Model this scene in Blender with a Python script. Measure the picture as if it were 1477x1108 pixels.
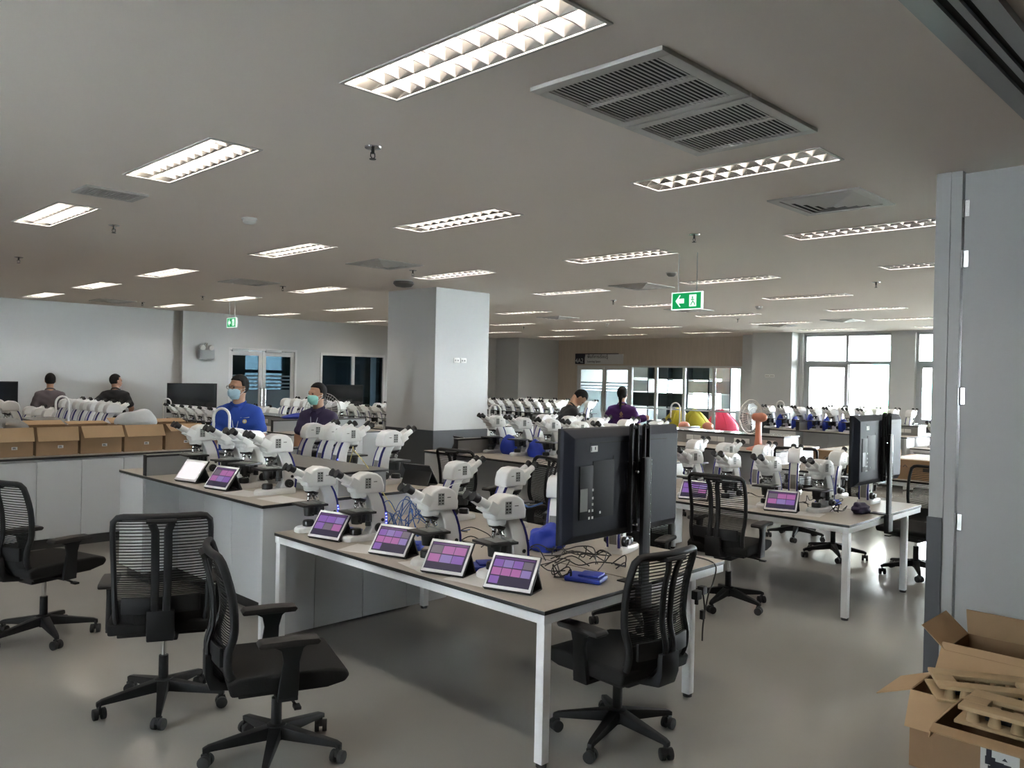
import bpy, bmesh, math, random
import numpy as np
from math import sin, cos, pi, radians, atan2, hypot
from mathutils import Vector, Matrix
random.seed(11)
for _o in list(bpy.data.objects):
    bpy.data.objects.remove(_o)
SC = bpy.context.scene
COL = SC.collection

# ------------------------------------------------------------------ camera
YAW, PITCH, ROLL, CAMH, FPX = 0.776339, -0.007941, 0.021385, 1.8, 1174.756
fw = Vector((cos(PITCH) * cos(YAW), cos(PITCH) * sin(YAW), sin(PITCH)))
rt = Vector((sin(YAW), -cos(YAW), 0))
upv = rt.cross(fw)
r2 = rt * cos(ROLL) + upv * sin(ROLL)
u2 = -rt * sin(ROLL) + upv * cos(ROLL)
cd = bpy.data.cameras.new('camera')
cd.sensor_fit = 'HORIZONTAL'
cd.sensor_width = 36
cd.lens = FPX / 1477 * 36
cd.clip_start = 0.05
cd.clip_end = 300
cam = bpy.data.objects.new('camera', cd)
cam.matrix_world = Matrix(((r2.x, u2.x, -fw.x, 0), (r2.y, u2.y, -fw.y, 0), (r2.z, u2.z, -fw.z, CAMH), (0, 0, 0, 1)))
COL.objects.link(cam)
SC.camera = cam

# ------------------------------------------------------------------ world and exposure
wd = bpy.data.worlds.new('overcast_sky')
SC.world = wd
wd.use_nodes = True
wn = wd.node_tree
wn.nodes['Background'].inputs[0].default_value = (0.90, 0.96, 1.0, 1)
SKY = 48.0
wn.nodes['Background'].inputs[1].default_value = SKY
TUBE = 42.0
SC.view_settings.view_transform = 'Standard'
SC.view_settings.look = 'None'
SC.view_settings.gamma = 1
SC.view_settings.use_curve_mapping = False
SC.view_settings.exposure = 1.42
SC.cycles.use_denoising = True
SC.cycles.max_bounces = 10
SC.cycles.diffuse_bounces = 5
SC.cycles.glossy_bounces = 4
SC.cycles.transparent_max_bounces = 16
SC.cycles.sample_clamp_indirect = 6.0
SC.cycles.caustics_reflective = False
SC.cycles.caustics_refractive = False

# ------------------------------------------------------------------ materials
MATS = {}
def mat(name, col, rough=0.5, metal=0.0, spec=0.5, var=0.0, scale=8.0, bump=0.0, stretch=(1, 1, 1), coat=0.0, rvar=0.0, col2=None):
    m = bpy.data.materials.new(name)
    m.use_nodes = True
    nt = m.node_tree
    b = nt.nodes['Principled BSDF']
    b.inputs['Base Color'].default_value = (*col, 1)
    b.inputs['Roughness'].default_value = rough
    b.inputs['Metallic'].default_value = metal
    b.inputs['Specular IOR Level'].default_value = spec
    b.inputs['Coat Weight'].default_value = coat
    if var or bump or rvar or col2:
        tc = nt.nodes.new('ShaderNodeTexCoord')
        mp = nt.nodes.new('ShaderNodeMapping')
        mp.inputs['Scale'].default_value = stretch
        nz = nt.nodes.new('ShaderNodeTexNoise')
        nz.inputs['Scale'].default_value = scale
        nz.inputs['Detail'].default_value = 4
        nt.links.new(tc.outputs['Object'], mp.inputs[0])
        nt.links.new(mp.outputs[0], nz.inputs['Vector'])
        if var or col2:
            mx = nt.nodes.new('ShaderNodeMix')
            mx.data_type = 'RGBA'
            c2 = col2 if col2 else tuple(max(0, c * (1 + var)) for c in col)
            c1 = col if col2 else tuple(max(0, c * (1 - var)) for c in col)
            mx.inputs[6].default_value = (*c1, 1)
            mx.inputs[7].default_value = (*c2, 1)
            nt.links.new(nz.outputs[0], mx.inputs[0])
            nt.links.new(mx.outputs[2], b.inputs['Base Color'])
        if bump:
            bp = nt.nodes.new('ShaderNodeBump')
            bp.inputs['Strength'].default_value = bump
            bp.inputs['Distance'].default_value = 0.01
            nt.links.new(nz.outputs[0], bp.inputs['Height'])
            nt.links.new(bp.outputs[0], b.inputs['Normal'])
        if rvar:
            mr = nt.nodes.new('ShaderNodeMapRange')
            mr.inputs[3].default_value = rough - rvar
            mr.inputs[4].default_value = rough + rvar
            nt.links.new(nz.outputs[0], mr.inputs[0])
            nt.links.new(mr.outputs[0], b.inputs['Roughness'])
    MATS[name] = m
    return m
def emit(name, col, st, base=0.1):
    m = mat(name, tuple(c * base for c in col), 0.3)
    b = m.node_tree.nodes['Principled BSDF']
    b.inputs['Emission Color'].default_value = (*col, 1)
    b.inputs['Emission Strength'].default_value = st
    return m
def glass(name, tint, gl=0.08, frost=0.0, fcol=(0.8, 0.86, 0.88)):
    m = bpy.data.materials.new(name)
    m.use_nodes = True
    nt = m.node_tree
    nt.nodes.clear()
    out = nt.nodes.new('ShaderNodeOutputMaterial')
    tr = nt.nodes.new('ShaderNodeBsdfTransparent')
    tr.inputs[0].default_value = (*tint, 1)
    g = nt.nodes.new('ShaderNodeBsdfGlossy')
    g.inputs['Roughness'].default_value = 0.03
    mx = nt.nodes.new('ShaderNodeMixShader')
    fr = nt.nodes.new('ShaderNodeFresnel')
    fr.inputs[0].default_value = 1.35
    nt.links.new(fr.outputs[0], mx.inputs[0])
    nt.links.new(tr.outputs[0], mx.inputs[1])
    nt.links.new(g.outputs[0], mx.inputs[2])
    last = mx
    if frost:
        d = nt.nodes.new('ShaderNodeBsdfDiffuse')
        d.inputs[0].default_value = (*fcol, 1)
        t = nt.nodes.new('ShaderNodeBsdfTranslucent')
        t.inputs[0].default_value = (*fcol, 1)
        a = nt.nodes.new('ShaderNodeMixShader')
        nt.links.new(d.outputs[0], a.inputs[1])
        nt.links.new(t.outputs[0], a.inputs[2])
        mx2 = nt.nodes.new('ShaderNodeMixShader')
        mx2.inputs[0].default_value = frost
        nt.links.new(mx.outputs[0], mx2.inputs[1])
        nt.links.new(a.outputs[0], mx2.inputs[2])
        last = mx2
    nt.links.new(last.outputs[0], out.inputs[0])
    MATS[name] = m
    return m

mat('floor', (0.35, 0.335, 0.312), 0.13, spec=0.65, var=0.10, scale=1.1, rvar=0.07)
mat('ceiling', (0.86, 0.80, 0.745), 0.9, var=0.03, scale=0.7)
mat('wall', (0.62, 0.635, 0.64), 0.75, var=0.02, scale=0.8)
mat('dado', (0.060, 0.066, 0.075), 0.55, var=0.06, scale=2)
mat('partition', (0.44, 0.45, 0.455), 0.55, var=0.02)
mat('wood_wall', (0.60, 0.52, 0.44), 0.6, var=0.16, scale=9, stretch=(1, 4, 0.25))
mat('white_frame', (0.74, 0.75, 0.76), 0.4)
mat('alu_frame', (0.45, 0.48, 0.50), 0.35, metal=0.3)
mat('dark_alu', (0.16, 0.19, 0.21), 0.4, metal=0.3)
mat('steel', (0.62, 0.62, 0.62), 0.25, metal=1.0)
mat('chrome', (0.80, 0.80, 0.80), 0.12, metal=1.0)
mat('laminate', (0.45, 0.41, 0.355), 0.42, var=0.05, scale=30)
mat('black_edge', (0.012, 0.012, 0.013), 0.45)
mat('cabinet', (0.60, 0.61, 0.62), 0.42, var=0.02, scale=3)
mat('cabinet_grey', (0.30, 0.305, 0.31), 0.45)
mat('plinth', (0.025, 0.024, 0.024), 0.5)
mat('white_metal', (0.84, 0.845, 0.86), 0.35)
mat('scope_white', (0.83, 0.83, 0.82), 0.30, spec=0.5)
mat('scope_blue', (0.012, 0.012, 0.16), 0.3)
emit('led_blue', (0.08, 0.10, 1.0), 5)
mat('scope_black', (0.012, 0.012, 0.013), 0.38)
mat('rubber', (0.010, 0.010, 0.011), 0.7)
mat('port_grey', (0.20, 0.20, 0.19), 0.5)
mat('slide_grey', (0.32, 0.33, 0.32), 0.35)
mat('chair_black', (0.008, 0.008, 0.009), 0.6, spec=0.3)
mat('chair_fabric', (0.013, 0.0125, 0.0125), 0.9, spec=0.2, bump=0.3, scale=250)
mat('arm_pad', (0.020, 0.018, 0.0175), 0.6, spec=0.3)
mat('tv_back', (0.013, 0.015, 0.024), 0.62, spec=0.25, var=0.08, scale=60)
mat('tv_black', (0.006, 0.006, 0.007), 0.6, spec=0.25)
mat('screen_off', (0.006, 0.007, 0.010), 0.12, spec=0.6)
mat('tablet_white', (0.86, 0.86, 0.86), 0.3)
mat('tablet_case', (0.012, 0.012, 0.014), 0.6)
emit('screen_dark', (0.05, 0.04, 0.09), 0.18)
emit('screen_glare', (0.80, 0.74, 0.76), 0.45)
emit('thumb_violet', (0.36, 0.18, 0.62), 0.20)
emit('thumb_pink', (0.62, 0.22, 0.55), 0.20)
emit('thumb_lilac', (0.40, 0.30, 0.68), 0.20)
emit('thumb_grey', (0.30, 0.26, 0.32), 0.15)
emit('screen_bar', (0.30, 0.13, 0.42), 0.12)
mat('cardboard', (0.30, 0.19, 0.105), 0.85, var=0.10, scale=6)
mat('cardboard_light', (0.44, 0.295, 0.165), 0.85, var=0.08, scale=7)
mat('pulp', (0.46, 0.33, 0.19), 0.9, var=0.08, scale=20)
mat('paper', (0.75, 0.74, 0.72), 0.7)
mat('ink', (0.015, 0.015, 0.03), 0.6)
mat('sticker', (0.66, 0.66, 0.65), 0.6)
mat('blue_cover', (0.010, 0.035, 0.36), 0.55, var=0.25, scale=9)
mat('plastic_bag', (0.62, 0.64, 0.65), 0.35, var=0.1, scale=12, bump=0.5)
mat('cable_black', (0.010, 0.010, 0.011), 0.5)
mat('cable_blue', (0.025, 0.09, 0.30), 0.45)
mat('cable_yellow', (0.55, 0.47, 0.18), 0.5)
mat('tube_white', (0.82, 0.82, 0.80), 0.3)
emit('lamp_tube', (1.0, 0.92, 0.82), TUBE)
mat('louvre', (0.84, 0.81, 0.78), 0.35, metal=0.0)
mat('mirror_alu', (0.75, 0.73, 0.70), 0.22, metal=1.0)
mat('tray', (0.78, 0.77, 0.75), 0.20, metal=0.9)
mat('vent_white', (0.55, 0.54, 0.52), 0.5)
mat('vent_dark', (0.02, 0.02, 0.02), 0.8)
mat('brown_dark', (0.035, 0.03, 0.027), 0.5)
emit('exit_green', (0.0, 0.42, 0.11), 0.28)
emit('exit_white', (0.75, 1.0, 0.85), 0.5)
mat('skin', (0.44, 0.245, 0.155), 0.5, var=0.06, scale=12)
mat('skin_dark', (0.30, 0.16, 0.10), 0.5, var=0.06, scale=12)
mat('hair', (0.008, 0.007, 0.007), 0.85, spec=0.2, bump=0.5, scale=90, stretch=(1, 1, 0.2))
mat('shirt_blue', (0.012, 0.055, 0.33), 0.8, var=0.15, scale=7, bump=0.25)
mat('shirt_navy', (0.020, 0.012, 0.045), 0.8, var=0.2, scale=7, bump=0.25)
mat('shirt_grey', (0.115, 0.095, 0.105), 0.85, var=0.12, scale=7, bump=0.25)
mat('shirt_black', (0.010, 0.010, 0.013), 0.85, var=0.15, scale=7, bump=0.25)
mat('shirt_purple', (0.055, 0.008, 0.11), 0.8, var=0.2, scale=7, bump=0.25)
mat('trousers', (0.018, 0.018, 0.024), 0.85, var=0.1)
mat('mask_blue', (0.42, 0.62, 0.72), 0.8)
mat('mask_green', (0.30, 0.66, 0.58), 0.8)
mat('gold', (0.62, 0.42, 0.12), 0.5)
mat('orange_plastic', (0.72, 0.285, 0.185), 0.4)
mat('fan_wire', (0.65, 0.63, 0.60), 0.35, metal=0.4)
mat('fan_blade', (0.60, 0.62, 0.65), 0.25, metal=0.7)
mat('beanbag_yellow', (0.80, 0.58, 0.03), 0.7, var=0.1, scale=4, bump=0.2)
mat('beanbag_red', (0.75, 0.04, 0.12), 0.7, var=0.1, scale=4, bump=0.2)
mat('shelf_dark', (0.035, 0.05, 0.065), 0.5)
mat('shelf_white', (0.70, 0.71, 0.72), 0.5)
mat('shelf_grey', (0.42, 0.45, 0.47), 0.5)
mat('ground_out', (0.42, 0.44, 0.40), 0.9)
mat('building_pale', (0.62, 0.68, 0.68), 0.8, var=0.05)
mat('building_teal', (0.10, 0.36, 0.36), 0.4)
mat('leaf', (0.10, 0.24, 0.05), 0.8, var=0.4, scale=6)
mat('bottle', (0.45, 0.58, 0.70), 0.15)
mat('teal_frame', (0.10, 0.20, 0.22), 0.4)
glass('window_glass', (0.97, 0.99, 0.99))
glass('door_glass', (0.88, 0.92, 0.93))
glass('frosted', (0.80, 0.88, 0.90), frost=0.55)
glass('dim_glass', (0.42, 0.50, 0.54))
glass('tinted_glass', (0.09, 0.105, 0.112))
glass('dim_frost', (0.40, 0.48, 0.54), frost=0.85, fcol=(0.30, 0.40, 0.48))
mat('ledge_top', (0.27, 0.265, 0.25), 0.22)
glass('clear_plastic', (0.95, 0.96, 0.97), frost=0.35, fcol=(0.85, 0.87, 0.88))

# ------------------------------------------------------------------ mesh helpers
def catmull(P, n=6):
    P = [Vector(p) for p in P]
    out = []
    for i in range(len(P) - 1):
        p0 = P[max(i - 1, 0)]; p1 = P[i]; p2 = P[i + 1]; p3 = P[min(i + 2, len(P) - 1)]
        for k in range(n):
            t = k / n
            out.append(0.5 * ((2 * p1) + (p2 - p0) * t + (2 * p0 - 5 * p1 + 4 * p2 - p3) * t * t + (-p0 + 3 * p1 - 3 * p2 + p3) * t ** 3))
    out.append(P[-1])
    return out
class MB:
    def __init__(s):
        s.v = []; s.f = []; s.sm = []
    def add(s, vs, fs, M=None, smooth=False):
        o = len(s.v)
        for p in vs:
            p = Vector(p)
            s.v.append(tuple(M @ p) if M is not None else tuple(p))
        for f in fs:
            s.f.append(tuple(i + o for i in f))
        return s
    def bx(s, x0, x1, y0, y1, z0, z1, M=None):
        return s.add([(x0, y0, z0), (x1, y0, z0), (x1, y1, z0), (x0, y1, z0), (x0, y0, z1), (x1, y0, z1), (x1, y1, z1), (x0, y1, z1)],
                     [(0, 3, 2, 1), (4, 5, 6, 7), (0, 1, 5, 4), (1, 2, 6, 5), (2, 3, 7, 6), (3, 0, 4, 7)], M)
    def box(s, c, d, M=None):
        return s.bx(c[0] - d[0] / 2, c[0] + d[0] / 2, c[1] - d[1] / 2, c[1] + d[1] / 2, c[2] - d[2] / 2, c[2] + d[2] / 2, M)
    def cyl(s, p0, p1, r0, r1=None, n=16, M=None):
        r1 = r0 if r1 is None else r1
        p0 = Vector(p0); p1 = Vector(p1)
        a = (p1 - p0).normalized()
        t = Vector((0, 0, 1)) if abs(a.z) < 0.9 else Vector((1, 0, 0))
        u = a.cross(t).normalized(); w = a.cross(u)
        vs = []
        for c, r in ((p0, r0), (p1, r1)):
            for i in range(n):
                th = 2 * pi * i / n
                vs.append(c + u * (r * cos(th)) + w * (r * sin(th)))
        fs = [(i, (i + 1) % n, n + (i + 1) % n, n + i) for i in range(n)]
        fs += [tuple(range(n))[::-1], tuple(range(n, 2 * n))]
        return s.add(vs, fs, M)
    def prism(s, prof, y0, y1, M=None):       # profile in xz, extruded along y
        n = len(prof)
        vs = [(x, y0, z) for x, z in prof] + [(x, y1, z) for x, z in prof]
        fs = [(i, (i + 1) % n, n + (i + 1) % n, n + i) for i in range(n)] + [tuple(range(n))[::-1], tuple(range(n, 2 * n))]
        return s.add(vs, fs, M)
    def prismz(s, prof, z0, z1, M=None):       # profile in xy
        n = len(prof)
        vs = [(x, y, z0) for x, y in prof] + [(x, y, z1) for x, y in prof]
        fs = [(i, (i + 1) % n, n + (i + 1) % n, n + i) for i in range(n)] + [tuple(range(n))[::-1], tuple(range(n, 2 * n))]
        return s.add(vs, fs, M)
    def tube(s, pts, r, n=8, closed=False, M=None, flat=None):
        P = [Vector(p) for p in pts]
        m = len(P)
        vs = []
        prev = None
        for i in range(m):
            if closed:
                d = P[(i + 1) % m] - P[i - 1]
            else:
                d = P[min(i + 1, m - 1)] - P[max(i - 1, 0)]
            d = d.normalized() if d.length > 1e-9 else Vector((0, 0, 1))
            if prev is None:
                t = Vector((0, 0, 1)) if abs(d.z) < 0.9 else Vector((1, 0, 0))
                u = d.cross(t).normalized()
            else:
                u = (prev - d * prev.dot(d)).normalized()
            prev = u
            w = d.cross(u)
            rr = r[i] if isinstance(r, (list, tuple)) else r
            for k in range(n):
                th = 2 * pi * k / n
                vs.append(P[i] + u * (rr * cos(th)) + w * (rr * (flat or 1) * sin(th)))
        fs = []
        for i in range(m if closed else m - 1):
            j = (i + 1) % m
            for k in range(n):
                fs.append((i * n + k, i * n + (k + 1) % n, j * n + (k + 1) % n, j * n + k))
        if not closed:
            fs += [tuple(range(n))[::-1], tuple(range((m - 1) * n, m * n))]
        return s.add(vs, fs, M)
    def ell(s, c, rx, ry, rz, nu=16, nv=10, M=None):
        vs = [(c[0], c[1], c[2] - rz)]
        for j in range(1, nv):
            ph = -pi / 2 + pi * j / nv
            for i in range(nu):
                th = 2 * pi * i / nu
                vs.append((c[0] + rx * cos(ph) * cos(th), c[1] + ry * cos(ph) * sin(th), c[2] + rz * sin(ph)))
        vs.append((c[0], c[1], c[2] + rz))
        fs = [(0, 1 + (i + 1) % nu, 1 + i) for i in range(nu)]
        for j in range(nv - 2):
            a = 1 + j * nu; b = a + nu
            fs += [(a + i, a + (i + 1) % nu, b + (i + 1) % nu, b + i) for i in range(nu)]
        a = 1 + (nv - 2) * nu
        fs += [(a + i, a + (i + 1) % nu, len(vs) - 1) for i in range(nu)]
        return s.add(vs, fs, M)
    def lathe(s, prof, n=20, M=None):          # (r, z) pairs about z, ends capped
        vs = []
        for r, z in prof:
            for i in range(n):
                th = 2 * pi * i / n
                vs.append((r * cos(th), r * sin(th), z))
        fs = []
        for j in range(len(prof) - 1):
            for i in range(n):
                fs.append((j * n + i, j * n + (i + 1) % n, (j + 1) * n + (i + 1) % n, (j + 1) * n + i))
        fs += [tuple(range(n))[::-1], tuple(range((len(prof) - 1) * n, len(prof) * n))]
        return s.add(vs, fs, M)
    def mesh(s, name, bevel=0.0, seg=2, smooth=True, ang=38):
        me = bpy.data.meshes.new(name)
        me.from_pydata(s.v, [], s.f)
        bm = bmesh.new()
        bm.from_mesh(me)
        bmesh.ops.recalc_face_normals(bm, faces=bm.faces)
        if bevel:
            ed = [e for e in bm.edges if len(e.link_faces) == 2 and e.calc_face_angle(0) > radians(28)]
            bmesh.ops.bevel(bm, geom=ed, offset=bevel, segments=seg, profile=0.6, affect='EDGES', clamp_overlap=True)
        bm.to_mesh(me)
        bm.free()
        if smooth:
            me.shade_smooth()
            me.set_sharp_from_angle(angle=radians(ang))
        return me
def link(name, me, m, parent=None, loc=None, rot=None):
    o = bpy.data.objects.new(name, me)
    COL.objects.link(o)
    if m and me is not None and len(me.materials) == 0:
        me.materials.append(MATS[m])
    if parent is not None:
        o.parent = parent
    if loc is not None:
        o.location = loc
    if rot is not None:
        o.rotation_euler = rot
    return o
def part(name, mb, m, parent, bevel=0.0, seg=2, smooth=True, loc=None, rot=None, kind=None, label=None, ang=38):
    o = link(name, mb.mesh(name, bevel, seg, smooth, ang), m, parent, loc, rot)
    if kind: o['kind'] = kind
    if label: o['label'] = label
    return o
def tag(o, label, cat, group=None):
    o['label'] = label; o['category'] = cat
    if group: o['group'] = group
    return o
def thing(name, label, cat, loc=(0, 0, 0), rz=0.0, group=None):
    o = bpy.data.objects.new(name, None)
    COL.objects.link(o)
    o.empty_display_size = 0.1
    o.location = loc
    o.rotation_euler = (0, 0, rz)
    return tag(o, label, cat, group)
def struct(name, mb, m, bevel=0.0, parent=None, smooth=False):
    o = link(name, mb.mesh(name, bevel, 2, smooth), m, parent)
    if parent is None: o['kind'] = 'structure'
    return o
def dup(root, loc, rz, label, group=None):
    def cp(o, par):
        c = o.copy()
        COL.objects.link(c)
        if par is not None:
            c.parent = par
        for ch in KIDS.get(o.name, []):
            cp(ch, c)
        return c
    r = cp(root, None)
    r.location = loc; r.rotation_euler = (0, 0, rz); r['label'] = label
    if group: r['group'] = group
    return r
KIDS = {}
def kids(root):
    KIDS[root.name] = [o for o in bpy.data.objects if o.parent == root]
    for o in KIDS[root.name]:
        kids(o)
ORD = ['first', 'second', 'third', 'fourth', 'fifth', 'sixth', 'seventh', 'eighth', 'ninth', 'tenth']
H = 3.0
# ------------------------------------------------------------------ room shell
LX = [2.03, 4.17, 6.37, 8.58, 10.80, 13.05, 15.25, 17.45]
LDR = [0.0, 0.10, 0.20, 0.27, 0.34, 0.40, 0.48, 0.5]
LY = [-0.10, 2.29, 4.65, 7.08, 10.03, 12.47, 14.93]
LW, LL = 0.27, 1.15
LAMPS = [(k, j, LX[k], LY[j] + (LDR[k] if j > 0 else 0)) for k in range(8) for j in range(7) if j > 0 or k > 3]
def grid_sheet(x0, x1, y0, y1, z, holes):
    xs = sorted({x0, x1, *[round(h[0], 4) for h in holes], *[round(h[1], 4) for h in holes]})
    ys = sorted({y0, y1, *[round(h[2], 4) for h in holes], *[round(h[3], 4) for h in holes]})
    bm = MB(); idx = {}
    def vi(i, j):
        if (i, j) not in idx:
            idx[(i, j)] = len(bm.v); bm.v.append((xs[i], ys[j], z))
        return idx[(i, j)]
    for i in range(len(xs) - 1):
        cx = (xs[i] + xs[i + 1]) / 2
        hh = [h for h in holes if h[0] < cx < h[1]]
        j = 0
        while j < len(ys) - 1:
            cy = (ys[j] + ys[j + 1]) / 2
            if not any(h[2] < cy < h[3] for h in hh):
                bm.f.append((vi(i, j), vi(i, j + 1), vi(i + 1, j + 1), vi(i + 1, j)))
            j += 1
    return bm
holes = [(x - LW / 2, x + LW / 2, y - LL / 2, y + LL / 2) for k, j, x, y in LAMPS]
GR = [(2.44, 3.075, 1.68, 2.33), (3.09, 3.725, 1.68, 2.33)]
struct('ceiling', grid_sheet(-4, 25.5, -3.6, 19.4, H, holes), 'ceiling')
struct('floor', MB().bx(-4, 25.5, -3.6, 19.4, -0.12, 0), 'floor')

def wall_y(mb, y0, y1, x0, x1, ops):          # wall running along x, openings (xa, xb, za, zb)
    ops = sorted(ops); x = x0
    for a, b, za, zb in ops:
        if a > x: mb.bx(x, a, y0, y1, 0, H)
        if za > 0: mb.bx(a, b, y0, y1, 0, za)
        if zb < H: mb.bx(a, b, y0, y1, zb, H)
        x = b
    if x < x1: mb.bx(x, x1, y0, y1, 0, H)
    return mb
def wall_x(mb, x0, x1, y0, y1, ops):          # wall running along y
    ops = sorted(ops); y = y0
    for a, b, za, zb in ops:
        if a > y: mb.bx(x0, x1, y, a, 0, H)
        if za > 0: mb.bx(x0, x1, a, b, 0, za)
        if zb < H: mb.bx(x0, x1, a, b, zb, H)
        y = b
    if y < y1: mb.bx(x0, x1, y, y1, 0, H)
    return mb
WY = 16.25
m = MB()
wall_y(m, WY, WY + 0.15, -4, 12.5, [(8.0, 9.64, 0, 2.31), (10.25, 12.07, 0.88, 2.28)])
m.bx(12.35, 12.5, WY + 0.15, 17.9, 0, H)
m.bx(12.35, 17.6, 17.9, 18.05, 0, H)
struct('wall_left', m, 'wall')
struct('wall_left_pier', MB().bx(7.0, 7.98, WY - 0.12, WY, 0, H), 'wall')
struct('wall_column_far', MB().bx(17.5, 19.3, 16.93, 18.05, 0, H), 'wall')
WINY = [(6.58, 8.58), (4.02, 6.08), (1.4, 3.4), (-1.2, 0.8), (-3.4, -1.8)]
struct('wall_right', wall_x(MB(), 18.5, 18.78, -3.6, 8.66, [(a, b, 0.96, 2.96) for a, b in WINY]), 'wall')
struct('wall_right_column', MB().bx(18.1, 19.3, 8.66, 9.66, 0, H).bx(18.75, 19.3, 9.66, 10.28, 0, H), 'wall')
struct('trim_1', MB().bx(18.485, 18.5, -3.6, 8.66, 0, 0.93).bx(18.085, 18.1, 8.66, 9.66, 0, 0.93), 'dado')
FILL_WINY = [(3.2, 3.8)]  # unseen window added behind the camera to brighten the near ceiling and partition
struct('wall_back', wall_x(MB(), -4.15, -4, -3.6, 16.4, [(a, b, 0.96, 2.96) for a, b in FILL_WINY]), 'wall')
REARX = []
struct('wall_near', wall_y(MB(), -3.75, -3.6, -4.15, 18.8, [(a, b, 0.96, 2.96) for a, b in REARX]), 'wall')
for n, (a, b) in enumerate(FILL_WINY):  # frame and pane of the added fill window
    c = (a + b) / 2
    w = struct('window_%d' % (n + 16), MB().bx(-4.1, -4.03, a, a + 0.05, 0.96, 2.96).bx(-4.1, -4.03, b - 0.05, b, 0.96, 2.96).bx(-4.1, -4.03, a, b, 2.26, 2.34).bx(-4.1, -4.03, c - 0.03, c + 0.03, 0.96, 2.96), 'alu_frame')
    link('pane', MB().bx(-4.07, -4.063, a, b, 0.96, 2.96).mesh('pane'), 'window_glass', w)
for n, (a, b) in enumerate(REARX):
    c = (a + b) / 2
    w = struct('window_%d' % (n + 19), MB().bx(a, a + 0.05, -3.7, -3.63, 0.96, 2.96).bx(b - 0.05, b, -3.7, -3.63, 0.96, 2.96).bx(a, b, -3.7, -3.63, 2.26, 2.34).bx(c - 0.03, c + 0.03, -3.7, -3.63, 0.96, 2.96), 'alu_frame')
    link('pane', MB().bx(a, b, -3.67, -3.663, 0.96, 2.96).mesh('pane'), 'window_glass', w)
# central pillar
struct('wall_pillar', MB().bx(7.10, 8.10, 8.44, 9.50, 0, H), 'wall', 0.006)
struct('trim_2', MB().bx(7.094, 8.106, 8.434, 9.506, 0, 1.06), 'dado', 0.004)
# partition and pocket door on the right
struct('wall_partition', MB().bx(4.95, 5.25, 1.46, 1.535, 0, H), 'partition')
struct('trim_3', MB().bx(4.944, 5.256, 1.462, 1.541, 0, 1.065), 'dado')
struct('trim_4', MB().bx(4.955, 5.2, 1.402, 1.46, 0, H), 'partition', 0.003)
for n, (ya, yb) in enumerate(((0.42, 1.395), (-0.60, 0.41), (-1.62, -0.61), (-2.64, -1.63), (-3.6, -2.65))):
    d = struct('door_%d' % (n + 1), MB().bx(4.975, 5.02, ya, yb, 0.01, 2.985), 'partition', 0.003)
    if n == 0:
        hg = MB().cyl((0, 0, -0.05), (0, 0, 0.05), 0.008, n=10).bx(0.002, 0.006, -0.03, 0.03, -0.045, 0.045).mesh('hinge', 0)
        for z in (2.79, 2.51, 1.75, 1.05, 0.3):
            link('hinge', hg, 'steel', d, (4.966, 1.399, z))
# ceiling track of the folding wall
tr = struct('trim_5', MB().bx(-4, 4.95, 0.70, 0.76, 2.97, H).bx(-4, 4.95, 0.79, 0.815, 2.975, H).bx(-4, 4.95, 0.845, 0.92, 2.97, H), 'alu_frame')
link('track_slot', MB().bx(-4, 4.95, 0.76, 0.79, 2.99, H).bx(-4, 4.95, 0.815, 0.845, 2.985, H).mesh('track_slot'), 'vent_dark', tr)

# glazed front of the learning space
YG0, YG1, ZG = 10.46, 16.16, 2.22
struct('wall_far', wall_x(MB(), 19.3, 19.45, 10.28, 17.2, [(YG0, YG1, 0, ZG)]), 'wood_wall')
g = struct('window_1', MB().bx(19.31, 19.40, YG0, YG1, ZG - 0.05, ZG).bx(19.31, 19.40, YG0, YG1, 0, 0.05), 'white_frame', 0.003)
posts = [16.13, 14.14, 13.27, 12.35, 11.42, 10.60]
pm = MB().bx(19.31, 19.40, -0.035, 0.035, 0, ZG - 0.05).mesh('mullion', 0.003)
for y in posts:
    link('mullion', pm, 'white_frame', g, (0, y, 0))
for a, b in zip(posts[1:-1], posts[2:]):
    link('rail', MB().bx(19.33, 19.39, b + 0.035, a - 0.035, 0.99, 1.03).mesh('rail'), 'alu_frame', g)
    link('pane', MB().bx(19.353, 19.360, b + 0.035, a - 0.035, 1.03, ZG - 0.05).mesh('pane'), 'door_glass', g)
    link('pane', MB().bx(19.353, 19.360, b + 0.035, a - 0.035, 0.05, 0.99).mesh('pane'), 'door_glass', g)
def door_leaf_x(name, x, ya, yb, zt, handle_y):   # glass door leaf in a plane x = const
    d = struct(name, MB().bx(x, x + 0.045, ya, ya + 0.07, 0.02, zt).bx(x, x + 0.045, yb - 0.07, yb, 0.02, zt)
               .bx(x, x + 0.045, ya + 0.07, yb - 0.07, zt - 0.08, zt).bx(x, x + 0.045, ya + 0.07, yb - 0.07, 0.02, 0.2), 'white_frame', 0.003)
    link('pane', MB().bx(x + 0.018, x + 0.026, ya + 0.07, yb - 0.07, 0.2, zt - 0.08).mesh('pane'), 'door_glass', d)
    fr = MB().bx(x + 0.013, x + 0.017, ya + 0.07, yb - 0.07, 0.2, 1.46)
    for z in (1.50, 1.59, 1.68): fr.bx(x + 0.013, x + 0.017, ya + 0.07, yb - 0.07, z, z + 0.045)
    link('frosted_film', fr.mesh('frosted_film'), 'frosted', d)
    link('handle', MB().tube([(x, handle_y, 0.85), (x - 0.05, handle_y, 0.86), (x - 0.05, handle_y, 1.44), (x, handle_y, 1.45)], 0.015, 8).mesh('handle'), 'steel', d)
door_leaf_x('door_6', 19.32, 15.12, 16.09, ZG - 0.05, 15.17)
door_leaf_x('door_7', 19.32, 14.18, 15.11, ZG - 0.05, 15.06)

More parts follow.
